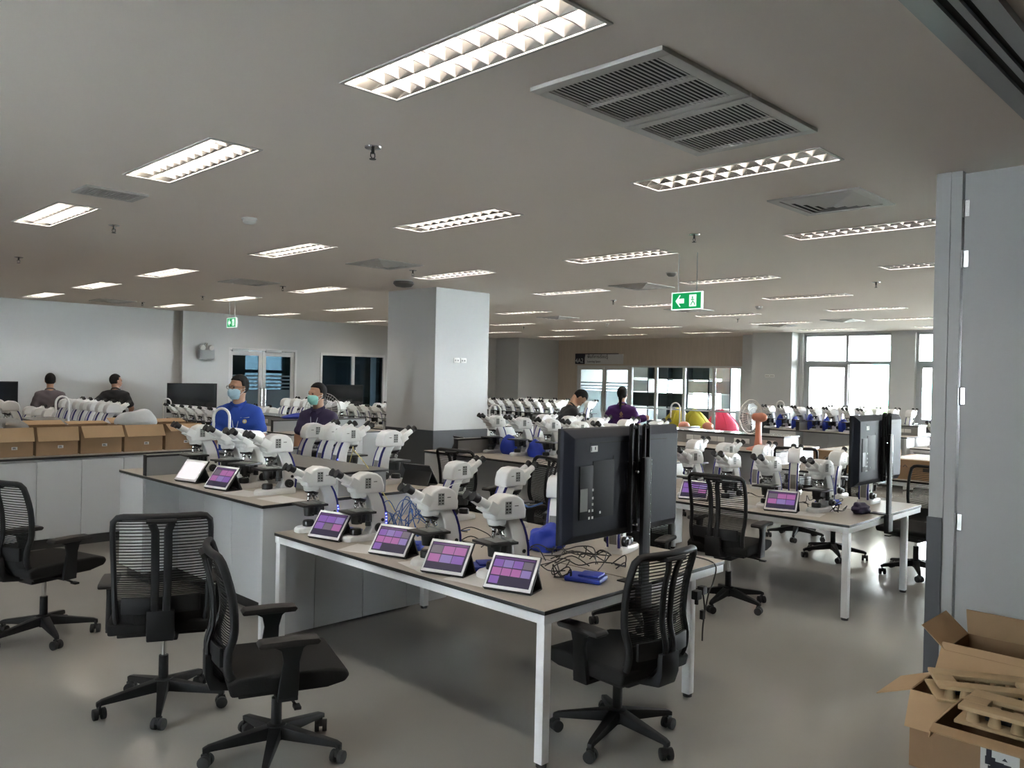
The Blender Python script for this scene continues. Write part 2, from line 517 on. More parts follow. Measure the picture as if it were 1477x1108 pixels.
# the learning space behind the glass
struct('wall_library_side', MB().bx(19.45, 25.2, 17.2, 17.35, 0, H).bx(19.45, 25.2, 9.6, 9.75, 0, H), 'wall')
ops = [(9.9 + i * 1.55, 9.9 + i * 1.55 + 1.25, 0.85, 2.9) for i in range(5)]
struct('wall_library_back', wall_x(MB(), 25.2, 25.4, 9.6, 17.35, ops), 'wall')
for n, (a, b, za, zb) in enumerate(ops):
    w = struct('window_%d' % (n + 8), MB().bx(25.22, 25.30, a, b, 2.25, 2.32).bx(25.22, 25.30, a, a + 0.05, za, zb).bx(25.22, 25.30, b - 0.05, b, za, zb), 'alu_frame')
    link('pane', MB().bx(25.255, 25.262, a, b, za, zb).mesh('pane'), 'window_glass', w)
sh = thing('bookshelf', 'tall dark bookshelf with white boards behind the glazed learning space wall', 'bookshelf', (22.2, 0, 0))
ys_ = [12.55, 13.3, 14.05, 14.8, 15.55, 16.3]
pm = MB().bx(0, 0.32, -0.02, 0.02, 0, 2.5).mesh('upright')
for y in ys_: link('upright', pm, 'shelf_dark', sh, (0, y, 0))
pm = MB().bx(0.02, 0.30, 12.55, 16.3, -0.015, 0.015).mesh('shelf_board')
for z in (0.5, 0.95, 1.4, 1.85, 2.3): link('shelf_board', pm, 'shelf_white', sh, (0, 0, z))
random.seed(3)
for i in range(5):
    for jz in range(5):
        r = random.random()
        ya = ys_[i] + 0.02; yb = ys_[i + 1] - 0.02
        z0 = (0.07, 0.515, 0.965, 1.415, 1.865)[jz]
        if r < 0.45:
            link('back_panel', MB().bx(0.26, 0.29, ya, yb, z0, z0 + 0.42).mesh('back_panel'), 'shelf_dark', sh)
        elif r < 0.72:
            link('back_panel', MB().bx(0.02, 0.05, ya, yb, z0 + 0.02, z0 + 0.40).mesh('back_panel'), random.choice(['shelf_grey', 'shelf_white']), sh)
def blob(name, c, rx, ry, rz, m, label, cat, seed, amp=0.10, group=None, flat=True, nu=28, nv=18):
    mb = MB().ell((0, 0, 0), rx, ry, rz, nu, nv)
    rs = np.random.RandomState(seed)
    ks = rs.normal(size=(9, 3)) * 2.2 ; ph = rs.uniform(0, 6.28, 9)
    vs = []
    for v in mb.v:
        n = Vector((v[0] / rx, v[1] / ry, v[2] / rz))
        d = sum(sin(ks[i][0] * n.x * 1.6 + ks[i][1] * n.y * 1.6 + ks[i][2] * n.z * 1.6 + ph[i]) for i in range(9)) / 9
        q = Vector(v) * (1 + amp * 2.2 * d)
        if flat and q.z < -rz * 0.55: q.z = -rz * 0.55
        vs.append(tuple(q))
    mb.v = vs
    o = link(name, mb.mesh(name, 0), m, None, (c[0], c[1], c[2] + (rz * 0.55 if flat else 0)))
    return tag(o, label, cat, group)
def beanbag(c, r, m, label, seed):
    t = thing('bean_bag', label, 'bean bag', c, group='bean bags behind the glass')
    mb = MB().lathe([(0.02, 0.0), (r * 0.9, 0.0), (r, 0.12), (r * 1.02, 0.25), (r * 0.9, 0.42), (r * 0.62, 0.60), (r * 0.30, 0.74), (r * 0.1, 0.80), (0.01, 0.81)], 24)
    rs = random.Random(seed); a = rs.uniform(0, 6)
    mb.v = [(x * (1 + 0.06 * sin(3 * atan2(y, x) + a)) - 0.15 * z, y * (1 + 0.06 * cos(2 * atan2(y, x) + a)), z * (1 + 0.05 * sin(4 * atan2(y, x) + a))) for x, y, z in mb.v]
    part('cover', mb, m, t)
    sm = MB()
    for i in range(5):
        th = 2 * pi * i / 5 + a
        sm.tube(catmull([(cos(th) * rr - 0.15 * z, sin(th) * rr, z) for rr, z in ((r * 1.02, 0.14), (r * 1.05, 0.26), (r * 0.94, 0.42), (r * 0.66, 0.60), (r * 0.32, 0.75))], 4), 0.012, 6)
    part('seam', sm, m, t)
beanbag((20.75, 13.35, 0.18), 0.48, 'beanbag_yellow', 'yellow bean bag farther left behind the glass', 1)
beanbag((20.2, 12.45, 0.18), 0.48, 'beanbag_yellow', 'nearer yellow bean bag slumped low behind the glass', 2)
beanbag((21.2, 12.2, 0.18), 0.48, 'beanbag_red', 'red bean bag beside the yellow ones behind the glass', 3)
lt = thing('platform', 'low pale platform under the bean bags behind the glass', 'platform', (20.7, 12.7, 0))
part('top', MB().bx(-0.9, 0.9, -1.2, 1.2, 0.14, 0.18), 'shelf_grey', lt)
part('base', MB().bx(-0.85, 0.85, -1.15, 1.15, 0, 0.14), 'shelf_dark', lt)

# sign
sg = thing('room_sign', 'dark and pale grey room sign 4A2 over the glass doors', 'sign', (19.295, 15.12, 2.42))
part('panel', MB().bx(-0.02, 0, 0.72, 1.10, -0.16, 0.16).bx(-0.018, 0, -0.55, 0.72, 0.135, 0.16), 'ink', sg)
prof = [(0.72 - 0.0, -0.16), (0.72, 0.03), (0.70, 0.09), (0.66, 0.125), (0.60, 0.135), (-0.72, 0.135), (-0.72, -0.16)]
mb = MB(); n = len(prof)
mb.add([(-0.021, y, z) for y, z in prof] + [(0, y, z) for y, z in prof], [(i, (i + 1) % n, n + (i + 1) % n, n + i) for i in range(n)] + [tuple(range(n)), tuple(range(n, 2 * n))[::-1]])
part('plate', mb, 'shelf_white', sg)
def text(name, body, size, m, parent, loc, M3, ext=0.002, align='LEFT'):
    cu = bpy.data.curves.new(name, 'FONT')
    cu.body = body; cu.size = size; cu.extrude = ext; cu.align_x = align
    ob = bpy.data.objects.new(name, cu)
    COL.objects.link(ob)
    dg = bpy.context.evaluated_depsgraph_get()
    me = bpy.data.meshes.new_from_object(ob.evaluated_get(dg))
    bpy.data.objects.remove(ob)
    me.transform(M3.to_4x4())
    me.materials.clear()
    me.materials.append(MATS[m])
    return link(name, me, m, parent, loc)
RFX = Matrix(((0, 0, -1), (-1, 0, 0), (0, 1, 0)))        # text facing -x, reading towards -y
RFY = Matrix(((1, 0, 0), (0, 0, -1), (0, 1, 0)))         # text facing -y, reading towards +x
text('lettering', '4A2', 0.19, 'shelf_white', sg, (-0.024, 1.09, -0.12), RFX)
text('lettering', 'พื้นที่การเรียนรู้', 0.135, 'ink', sg, (-0.024, 0.62, 0.02), RFX)
text('lettering', 'Learning Space', 0.085, 'ink', sg, (-0.024, 0.62, -0.11), RFX)

# left wall glass doors and window
def leaf_y(name, y, xa, xb, zt, hx):
    d = struct(name, MB().bx(xa, xa + 0.08, y, y + 0.045, 0.02, zt).bx(xb - 0.08, xb, y, y + 0.045, 0.02, zt)
               .bx(xa + 0.08, xb - 0.08, y, y + 0.045, zt - 0.10, zt).bx(xa + 0.08, xb - 0.08, y, y + 0.045, 0.02, 0.2), 'white_frame', 0.003)
    link('pane', MB().bx(xa + 0.08, xb - 0.08, y + 0.018, y + 0.026, 0.2, zt - 0.10).mesh('pane'), 'dim_glass', d)
    fr = MB().bx(xa + 0.08, xb - 0.08, y + 0.012, y + 0.016, 0.2, 1.42)
    for z in (1.46, 1.54, 1.62, 1.70): fr.bx(xa + 0.08, xb - 0.08, y + 0.012, y + 0.016, z, z + 0.035)
    link('frosted_film', fr.mesh('frosted_film'), 'dim_frost', d)
    link('handle', MB().tube([(hx, y, 0.8), (hx, y - 0.06, 0.81), (hx, y - 0.06, 1.44), (hx, y, 1.45)], 0.016, 8).mesh('handle'), 'steel', d)
    link('door_closer', MB().bx(xa + 0.05, xa + 0.42, y - 0.05, y, zt - 0.02, zt + 0.04).mesh('door_closer', 0.004), 'alu_frame', d)
struct('trim_6', MB().bx(8.0, 8.05, WY - 0.02, WY + 0.12, 0, 2.31).bx(9.59, 9.64, WY - 0.02, WY + 0.12, 0, 2.31).bx(8.05, 9.59, WY - 0.02, WY + 0.12, 2.26, 2.31), 'white_frame', 0.003)
leaf_y('door_8', WY + 0.02, 8.055, 8.815, 2.25, 8.775)
leaf_y('door_9', WY + 0.02, 8.825, 9.585, 2.25, 8.865)
w = struct('window_2', MB().bx(10.25, 10.30, WY - 0.02, WY + 0.1, 0.88, 2.28).bx(12.02, 12.07, WY - 0.02, WY + 0.1, 0.88, 2.28)
           .bx(10.30, 12.02, WY - 0.02, WY + 0.1, 2.22, 2.28).bx(10.30, 12.02, WY - 0.02, WY + 0.1, 0.88, 0.94).bx(11.12, 11.19, WY - 0.01, WY + 0.08, 0.94, 2.22), 'white_frame', 0.003)
link('pane', MB().bx(10.30, 11.12, WY + 0.03, WY + 0.037, 0.94, 2.22).mesh('pane'), 'dim_glass', w)
link('pane', MB().bx(11.19, 12.02, WY + 0.03, WY + 0.037, 0.94, 2.22).mesh('pane'), 'dim_glass', w)
# corridor beyond it
m = MB()
wall_y(m, 18.9, 19.1, 6.0, 12.5, [(8.3, 9.3, 0.5, 2.55), (9.75, 10.9, 0.5, 2.55), (11.2, 12.4, 0.5, 2.55)])
struct('wall_corridor', m.bx(5.9, 6.0, 16.4, 19.1, 0, H), 'teal_frame')
struct('wall_corridor_inner', MB().bx(12.07, 12.34, 16.46, 16.6, 0, H).bx(11.75, 11.9, 16.6, 18.9, 0, H), 'dado')
for n, (a, b) in enumerate(((8.3, 9.3), (9.75, 10.9), (11.2, 12.4))):
    w = struct('window_%d' % (n + 13), MB().bx(a, a + 0.06, 18.95, 19.02, 0.5, 2.55).bx(b - 0.06, b, 18.95, 19.02, 0.5, 2.55).bx(a, b, 18.95, 19.02, 1.78, 1.86)
               .bx((a + b) / 2 - 0.04, (a + b) / 2 + 0.04, 18.95, 19.02, 0.5, 2.55), 'teal_frame')
    link('pane', MB().bx(a, b, 18.98, 18.987, 0.5, 2.55).mesh('pane'), 'tinted_glass', w)

# windows of the right wall
for n, (a, b) in enumerate(WINY):
    X = 18.60; c = (a + b) / 2; z0, z1, zt = 0.96, 2.96, 2.30
    w = struct('window_%d' % (n + 3), MB().bx(X, X + 0.08, a, a + 0.05, z0, z1).bx(X, X + 0.08, b - 0.05, b, z0, z1).bx(X, X + 0.08, a + 0.05, b - 0.05, z1 - 0.05, z1)
               .bx(X, X + 0.08, a + 0.05, b - 0.05, z0, z0 + 0.06).bx(X, X + 0.08, a + 0.05, b - 0.05, zt - 0.04, zt + 0.04).bx(X + 0.01, X + 0.07, c - 0.03, c + 0.03, zt + 0.04, z1 - 0.05), 'alu_frame', 0.003)
    s1 = link('sash', MB().bx(X + 0.0, X + 0.04, c - 0.03, c + 0.05, z0 + 0.06, zt - 0.04).bx(X, X + 0.04, b - 0.13, b - 0.05, z0 + 0.06, zt - 0.04).bx(X, X + 0.04, c + 0.05, b - 0.13, zt - 0.11, zt - 0.04).bx(X, X + 0.04, c + 0.05, b - 0.13, z0 + 0.06, z0 + 0.13).mesh('sash', 0.003), 'alu_frame', w)
    link('pane', MB().bx(X + 0.017, X + 0.023, c + 0.05, b - 0.13, z0 + 0.13, zt - 0.11).mesh('pane'), 'window_glass', s1)
    s2 = link('sash', MB().bx(X + 0.042, X + 0.08, c - 0.05, c + 0.03, z0 + 0.06, zt - 0.04).bx(X + 0.042, X + 0.08, a + 0.05, a + 0.09, z0 + 0.06, zt - 0.04).mesh('sash', 0.003), 'white_frame', w)
    link('pane', MB().bx(X + 0.057, X + 0.063, a + 0.09, c - 0.05, z0 + 0.06, zt - 0.04).mesh('pane'), 'window_glass', s2)
    link('pane', MB().bx(X + 0.037, X + 0.043, a + 0.05, c - 0.03, zt + 0.04, z1 - 0.05).mesh('pane'), 'window_glass', w)
    link('pane', MB().bx(X + 0.037, X + 0.043, c + 0.03, b - 0.05, zt + 0.04, z1 - 0.05).mesh('pane'), 'window_glass', w)
# outdoors
o = link('ground', MB().bx(25.6, 160, -80, 120, -6.2, -6).mesh('ground'), 'ground_out'); o['kind'] = 'structure'
bd = thing('building', 'pale building with teal glass seen beyond the far windows', 'building', (75, 30, -6))
part('wall', MB().bx(0, 12, -14, 14, 0, 13), 'building_pale', bd)
for z in (3.5, 7.0, 10.5):
    for y in (-11, -6.5, -2, 2.5, 7, 11.5):
        link('pane', MB().bx(-0.12, 0.02, y - 1.7, y + 1.7, z - 1.0, z + 1.2).mesh('pane'), 'building_teal', bd)
for i, (x, y, r) in enumerate(((52, 19.5, 1.9), (50, 24.2, 1.7), (54, 14.6, 1.8))):
    t = thing('tree', 'small round green tree outside the window, %s from the left' % ORD[i], 'tree', (x, y, -6), group='trees outside')
    part('trunk', MB().cyl((0, 0, 0), (0, 0, 4), 0.22, 0.12, 8), 'brown_dark', t)
    lf = MB(); rs = random.Random(i)
    for q in range(900):
        a, bb, rr = rs.uniform(0, 6.28), rs.uniform(-1, 1), r * rs.uniform(0.5, 1) ** 0.5
        c = Vector((rr * cos(a) * (1 - bb * bb) ** 0.5, rr * sin(a) * (1 - bb * bb) ** 0.5, 5 + rr * bb))
        e = Matrix.Rotation(rs.uniform(0, 6), 3, 'X') @ Matrix.Rotation(rs.uniform(0, 6), 3, 'Z')
        s = 0.28
        lf.add([c + e @ Vector(v) for v in ((-s, 0, 0), (0, -s * 0.5, 0), (s, 0, 0), (0, s * 0.5, 0.05))], [(0, 1, 2, 3)])
    part('foliage', lf, 'leaf', t, smooth=False, kind='stuff')
# ------------------------------------------------------------------ ceiling fittings
def pix(x, y, z):
    d = Vector((x, y, z - CAMH)); w = d.dot(fw)
    if w < 0.05: return None
    return (738.5 + FPX * d.dot(r2) / w, 554 - FPX * d.dot(u2) / w)
hw, hl = LW / 2, LL / 2
RIM = MB().bx(-hw - 0.015, -hw, -hl - 0.015, hl + 0.015, -0.006, 0).bx(hw, hw + 0.015, -hl - 0.015, hl + 0.015, -0.006, 0).bx(-hw, hw, -hl - 0.015, -hl, -0.006, 0).bx(-hw, hw, hl, hl + 0.015, -0.006, 0).mesh('frame')
d_ = 0.095
TRAY = MB().add([(-hw, -hl, 0), (hw, -hl, 0), (hw, hl, 0), (-hw, hl, 0), (-hw + 0.024, -hl, 0.055), (hw - 0.024, -hl, 0.055), (hw - 0.024, hl, 0.055), (-hw + 0.024, hl, 0.055), (-hw + 0.024, -hl, d_), (hw - 0.024, -hl, d_), (hw - 0.024, hl, d_), (-hw + 0.024, hl, d_)],
                [(0, 1, 5, 4), (1, 2, 6, 5), (2, 3, 7, 6), (3, 0, 4, 7), (4, 5, 9, 8), (5, 6, 10, 9), (6, 7, 11, 10), (7, 4, 8, 11), (8, 9, 10, 11)]).mesh('reflector', smooth=False)
TUBEM = MB().cyl((0, -hl + 0.03, 0), (0, hl - 0.03, 0), 0.014, n=8).mesh('lamp')
NB = 11
def bladeprof(mb, y):
    mb.prism([(-hw, 0.0), (hw, 0.0), (hw, 0.045), (hw * 0.55, 0.036), (0, 0.045), (-hw * 0.55, 0.036), (-hw, 0.045)], y - 0.0025, y + 0.0025)
    return mb
_b = MB()
xs_ = [-hw, -hw * 0.5, 0, hw * 0.5, hw]
_v = []; _f = []
for x in xs_:
    c = 0.0 if x in (0, -hw, hw) else 0.006
    _v += [(x, -0.003, 0.002 + c), (x, 0.003, 0.002 + c), (x, 0.018, 0.052), (x, -0.018, 0.052)]
for i in range(4):
    for k in range(4):
        _f.append((i * 4 + k, i * 4 + (k + 1) % 4, (i + 1) * 4 + (k + 1) % 4, (i + 1) * 4 + k))
_f += [(3, 2, 1, 0), (16, 17, 18, 19)]
BLADE = MB().add(_v, _f).mesh('louvre_blade')
SPINE = MB().prism([(-0.003, 0.002), (0.003, 0.002), (0.021, 0.050), (-0.021, 0.050)], -hl, hl).mesh('louvre_spine')
_lv = MB()
for i in range(NB):
    y = -hl + LL * (i + 1) / (NB + 1)
    _lv.add([(a, b + y, c) for a, b, c in _v], _f)
LOUV = _lv.mesh('louvre_blades')
def in_frame(x, y, z):
    p = pix(x, y, z)
    return p is not None and -20 < p[0] < 1400 and -20 < p[1] < 600
for k in range(8):
    vis = [(j, x, y) for kk, j, x, y in LAMPS if kk == k and (in_frame(x, y, H) or in_frame(x, y + 0.5, H))]
    for kk, j, x, y in LAMPS:
        if kk != k: continue
        nv = [q[0] for q in vis]
        if j in nv:
            lab = 'recessed louvre ceiling light, %s from the right in the %s row from the front' % (ORD[nv.index(j)], ORD[k])
        else:
            lab = 'recessed louvre ceiling light in the %s row, out past the right edge of the photo' % ORD[k]
        t = thing('ceiling_light', lab, 'ceiling light', (x, y, H), group='louvre ceiling lights')
        link('frame', RIM, 'vent_white', t)
        link('reflector', TRAY, 'mirror_alu', t)
        link('lamp', TUBEM, 'lamp_tube', t, (-0.068, 0, 0.068))
        link('lamp', TUBEM, 'lamp_tube', t, (0.068, 0, 0.068))
        link('louvre_spine', SPINE, 'mirror_alu', t)
        if hypot(x, y) < 8.5:
            for i in range(NB):
                link('louvre_blade', BLADE, 'louvre', t, (0, -hl + LL * (i + 1) / (NB + 1), 0))
        else:
            o = link('louvre_blades', LOUV, 'louvre', t)
# air return grilles
for n, (xa, xb, ya, yb) in enumerate(GR):
    t = thing('air_grille', 'white slatted air return grille in the ceiling, %s of the pair' % ('nearer' if n == 0 else 'farther'), 'air vent', ((xa + xb) / 2, (ya + yb) / 2, H), group='paired ceiling air grilles')
    a, b = (xb - xa) / 2, (yb - ya) / 2
    part('frame', MB().bx(-a, -a + 0.055, -b, b, -0.018, 0).bx(a - 0.055, a, -b, b, -0.018, 0).bx(-a + 0.055, a - 0.055, -b, -b + 0.055, -0.018, 0).bx(-a + 0.055, a - 0.055, b - 0.055, b, -0.018, 0).bx(-0.014, 0.014, -b + 0.055, b - 0.055, -0.018, 0), 'vent_white', t, 0.003)
    part('backing', MB().bx(-a + 0.05, a - 0.05, -b + 0.05, b - 0.05, -0.003, -0.001), 'vent_dark', t)
    sl = MB(); N = 24
    for i in range(N):
        y = -b + 0.055 + (2 * b - 0.11) * (i + 0.5) / N
        for q in (-1, 1):
            xa2, xb2 = (0.014, a - 0.055) if q > 0 else (-a + 0.055, -0.014)
            sl.bx(xa2, xb2, y - 0.0042, y + 0.0042, -0.016, -0.0145)
    part('slats', sl, 'vent_white', t, smooth=False, kind='stuff')
# four-way diffusers
def ring(mb, s0, z0, s1, z1, th=0.004):
    vs = []
    for s, z in ((s0, z0), (s1, z1), (s1, z1 + th), (s0, z0 + th)):
        vs += [(-s, -s, z), (s, -s, z), (s, s, z), (-s, s, z)]
    fs = []
    for a in range(4):
        b = (a + 1) % 4
        for i in range(4):
            fs.append((a * 4 + i, a * 4 + (i + 1) % 4, b * 4 + (i + 1) % 4, b * 4 + i))
    mb.add(vs, fs)
_fr = MB(); ring(_fr, 0.30, -0.010, 0.245, -0.010, 0.01)
DF = _fr.mesh('frame', smooth=False)
_l = MB()
for i in range(4):
    s = 0.24 - 0.055 * i
    ring(_l, s, -0.004 - 0.006 * i, s - 0.05, -0.022 - 0.006 * i, 0.002)
DL = _l.mesh('louvre_rings', smooth=False)
DB = MB().bx(-0.24, 0.24, -0.24, 0.24, -0.003, -0.001).mesh('backing')
DIFF = [(5.28, 2.28), (5.32, 7.2), (5.29, 10.15), (5.29, 15.08), (8.56, 6.13), (12.04, 10.6), (11.82, 7.49), (15.14, 6.27), (15.9, 7.9), (8.6, 2.0)]
dl = ['beside the paired grilles', 'between the exit sign and the pillar', 'left of the central pillar', 'near the left wall', 'left of the exit sign', 'over the far bench row', 'beside the right exit sign', 'near the window wall', 'nearest the window wall corner', 'hidden behind the partition edge']
for (x, y), q in zip(DIFF, dl):
    t = thing('air_diffuser', 'square four-way ceiling diffuser ' + q, 'air vent', (x, y, H), group='square ceiling diffusers')
    link('frame', DF, 'vent_white', t); link('louvre_rings', DL, 'vent_white', t); link('backing', DB, 'vent_dark', t)
t = thing('air_grille', 'small rectangular slatted grille in the ceiling between two lights at the left', 'air vent', (2.03, 5.87, H))
part('frame', MB().bx(-0.2, -0.17, -0.15, 0.15, -0.012, 0).bx(0.17, 0.2, -0.15, 0.15, -0.012, 0).bx(-0.17, 0.17, -0.15, -0.12, -0.012, 0).bx(-0.17, 0.17, 0.12, 0.15, -0.012, 0), 'vent_white', t)
part('backing', MB().bx(-0.17, 0.17, -0.12, 0.12, -0.003, -0.001), 'vent_dark', t)
sl = MB()
for i in range(16): sl.bx(-0.17 + 0.34 * (i + 0.3) / 16, -0.17 + 0.34 * (i + 0.7) / 16, -0.12, 0.12, -0.012, -0.004)
part('slats', sl, 'vent_white', t, smooth=False, kind='stuff')
# sprinklers
_s1 = MB().lathe([(0.045, 0.0), (0.043, -0.006), (0.02, -0.009), (0.012, -0.012)], 16).mesh('escutcheon')
_s2 = MB().cyl((0, 0, -0.01), (0, 0, -0.035), 0.009, n=8).tube([(0.012, 0, -0.03), (0.014, 0, -0.05), (0, 0, -0.062)], 0.003, 5).tube([(-0.012, 0, -0.03), (-0.014, 0, -0.05), (0, 0, -0.062)], 0.003, 5).mesh('head')
_s3 = MB().cyl((0, 0, -0.062), (0, 0, -0.065), 0.018, n=12).mesh('deflector')
SPR = [(2.54, 3.56, 'below the nearest light'), (2.51, 7.16, 'right of the two solid white lights at left'), (5.77, 3.62, 'below the second row light at right'), (5.83, 7.35, 'beside the diffuser near the pillar'), (5.83, 10.23, 'left of the black ceiling camera'),
       (5.82, 12.7, 'over the microscope rows at left'), (2.56, 10.11, 'at the left edge of the photo'), (5.72, 14.88, 'near the left wall'), (9.82, 7.54, 'left of the right exit sign'), (13.9, 10.82, 'over the far wood wall bench'), (13.96, 7.77, 'right of the right exit sign'), (9.71, 3.64, 'near the partition at right'), (13.77, 13.18, 'far right of the pillar')]
for x, y, q in SPR:
    t = thing('sprinkler', 'small metal ceiling sprinkler ' + q, 'sprinkler', (x, y, H), group='ceiling sprinklers')
    link('escutcheon', _s1, 'steel', t); link('head', _s2, 'brown_dark', t); link('deflector', _s3, 'brown_dark', t)
t = thing('ceiling_camera', 'black round device on the ceiling in front of the central pillar', 'camera', (6.36, 8.2, H))
part('mount', MB().lathe([(0.11, 0.0), (0.11, -0.02), (0.085, -0.03)], 20), 'vent_white', t)
part('dome', MB().lathe([(0.125, -0.02), (0.13, -0.05), (0.10, -0.08), (0.04, -0.09)], 20), 'brown_dark', t)
for x, y, q in ((7.65, 5.08, 'above the exit sign'), (3.09, 5.95, 'left of centre'), (11.83, 6.22, 'right of the exit sign')):
    t = thing('smoke_detector', 'round white smoke detector on the ceiling ' + q, 'smoke detector', (x, y, H), group='smoke detectors')
    part('base', MB().lathe([(0.06, 0.0), (0.06, -0.012)], 20), 'vent_white', t)
    part('cap', MB().lathe([(0.052, -0.012), (0.05, -0.03), (0.03, -0.045), (0.01, -0.047)], 20), 'vent_white' if 'above' not in q else 'port_grey', t)
# exit signs
def exit_sign(loc, lab, s=1.0):
    t = thing('exit_sign', lab, 'exit sign', loc, group='green exit signs')
    W, Hh = 0.33 * s, 0.165 * s
    part('hanger', MB().cyl((0, 0.1, Hh / 2), (0, 0.1, H - loc[2]), 0.005, n=6).cyl((0, -0.1, Hh / 2), (0, -0.1, H - loc[2]), 0.005, n=6), 'alu_frame', t)
    part('panel', MB().bx(-0.012, 0.012, -W / 2 + 0.01, W / 2 - 0.01, -Hh / 2 + 0.008, Hh / 2 - 0.008), 'exit_green', t)
    part('edge', MB().bx(-0.014, 0.014, -W / 2, -W / 2 + 0.01, -Hh / 2, Hh / 2).bx(-0.014, 0.014, W / 2 - 0.01, W / 2, -Hh / 2, Hh / 2).bx(-0.014, 0.014, -W / 2 + 0.01, W / 2 - 0.01, -Hh / 2, -Hh / 2 + 0.008).bx(-0.014, 0.014, -W / 2 + 0.01, W / 2 - 0.01, Hh / 2 - 0.008, Hh / 2), 'exit_white', t)
    ar = MB(); pr = [(0.045, 0), (0.0, 0.055), (-0.01, 0.055), (0.012, 0.022), (-0.048, 0.022), (-0.048, -0.022), (0.012, -0.022), (-0.01, -0.055), (0.0, -0.055)]
    n = len(pr)
    ar.add([(-0.0145, 0.075 * s + y * s, z * s) for y, z in pr] + [(-0.012, 0.075 * s + y * s, z * s) for y, z in pr], [(i, (i + 1) % n, n + (i + 1) % n, n + i) for i in range(n)] + [tuple(range(n))])
    part('arrow', ar, 'exit_white', t, smooth=False)
    part('doorway', MB().bx(-0.0145, -0.012, -0.105 * s, -0.03 * s, -0.055 * s, 0.055 * s), 'exit_white', t)
    rn = MB().ell((-0.016, -0.066 * s, 0.030 * s), 0.002, 0.009 * s, 0.009 * s, 8, 6)
    for a, b in (((-0.064, 0.02), (-0.07, -0.01)), ((-0.07, -0.01), (-0.055, -0.025)), ((-0.055, -0.025), (-0.05, -0.045)), ((-0.07, -0.01), (-0.085, -0.022)), ((-0.085, -0.022), (-0.092, -0.044)), ((-0.066, 0.016), (-0.05, 0.004)), ((-0.066, 0.016), (-0.085, 0.006))):
        rn.cyl((-0.0155, a[0] * s, a[1] * s), (-0.0155, b[0] * s, b[1] * s), 0.0045 * s, n=6)
    part('running_figure', rn, 'exit_green', t)
exit_sign((6.6, 4.20, 2.555), 'green exit sign with white arrow hanging from the ceiling right of centre')
exit_sign((6.6, 13.25, 2.64), 'green exit sign hanging in front of the left wall glass doors', 1.0)
# wall sockets and emergency light
def socket(loc, rz, lab, n=2):
    t = thing('wall_socket', lab, 'socket', loc, rz, group='wall sockets')
    for i in range(n):
        p = part('plate', MB().bx(-0.055, 0.055, -0.008, 0, -0.035, 0.035), 'tube_white', t, 0.004, loc=(-0.06 + 0.125 * i, 0, 0))
        link('outlet', MB().bx(-0.035, -0.01, -0.010, -0.007, -0.012, 0.012).bx(0.01, 0.035, -0.010, -0.007, -0.012, 0.012).mesh('outlet'), 'slide_grey', p)
socket((7.55, 8.44, 2.02), 0, 'pair of white socket plates high on the central pillar')
socket((18.1, 9.2, 1.97), -pi / 2, 'pair of white socket plates on the column beside the far window')
t = thing('emergency_light', 'white twin-head emergency light on the left wall pier', 'emergency light', (7.47, WY - 0.12, 2.17))
part('case', MB().bx(-0.16, 0.16, -0.09, 0, -0.12, 0.06), 'shelf_grey', t, 0.012)
for s in (-1, 1):
    part('lamp_head', MB().cyl((s * 0.09, -0.10, 0.10), (s * 0.09, -0.02, 0.12), 0.055, 0.045, 14), 'tube_white', t, 0.006)
part('bracket', MB().bx(-0.02, 0.02, -0.05, 0, 0.06, 0.2), 'steel', t)
# ------------------------------------------------------------------ benches and tables
TZ, BZ = 0.735, 0.92
def Yof(bank, s):
    return 2.48 + s if bank == 1 else 15.4 - s
class LB(MB):                      # boxes given by s along the island
    def __init__(s, bank, smid):
        super().__init__(); s.sg = 1 if bank == 1 else -1; s.sm = smid
    def b(s, x0, x1, s0, s1, z0, z1):
        a, b = s.sg * (s0 - s.sm), s.sg * (s1 - s.sm)
        return s.bx(x0, x1, min(a, b), max(a, b), z0, z1)
def table(x0, bank, label):
    sm = 1.21
    t = thing('desk', label, 'table', (x0, Yof(bank, sm), 0), group='paired white framed desks')
    B = lambda: LB(bank, sm)
    for xa, xb in ((0.08, 0.868), (0.884, 1.68)):
        p = part('tabletop', B().b(xa, xb, 0, 2.43, TZ - 0.003, TZ), 'laminate', t)
        q = link('edge', B().b(xa, xb, 0, 2.43, TZ - 0.022, TZ - 0.003).mesh('edge', 0.002), 'black_edge', p)
    part('frame', B().b(0.085, 1.675, 0.005, 0.045, TZ - 0.067, TZ - 0.022).b(0.085, 1.675, 2.385, 2.425, TZ - 0.067, TZ - 0.022)
         .b(0.085, 0.125, 0.045, 2.385, TZ - 0.067, TZ - 0.022).b(1.635, 1.675, 0.045, 2.385, TZ - 0.067, TZ - 0.022).b(0.855, 0.895, 0.045, 2.385, TZ - 0.067, TZ - 0.022), 'white_metal', t, 0.002)
    for x in (0.09, 1.33):
        for s in (0.008, 2.372):
            l = part('leg', B().b(x, x + 0.05, s, s + 0.05, 0.018, TZ - 0.067), 'white_metal', t, 0.004)
            f = MB().cyl((0, 0, 0), (0, 0, 0.018), 0.026, n=14).mesh('foot')
            a = (1 if bank == 1 else -1) * (s + 0.025 - sm)
            link('foot', f, 'rubber', l, (x + 0.025, a, 0))
    return t
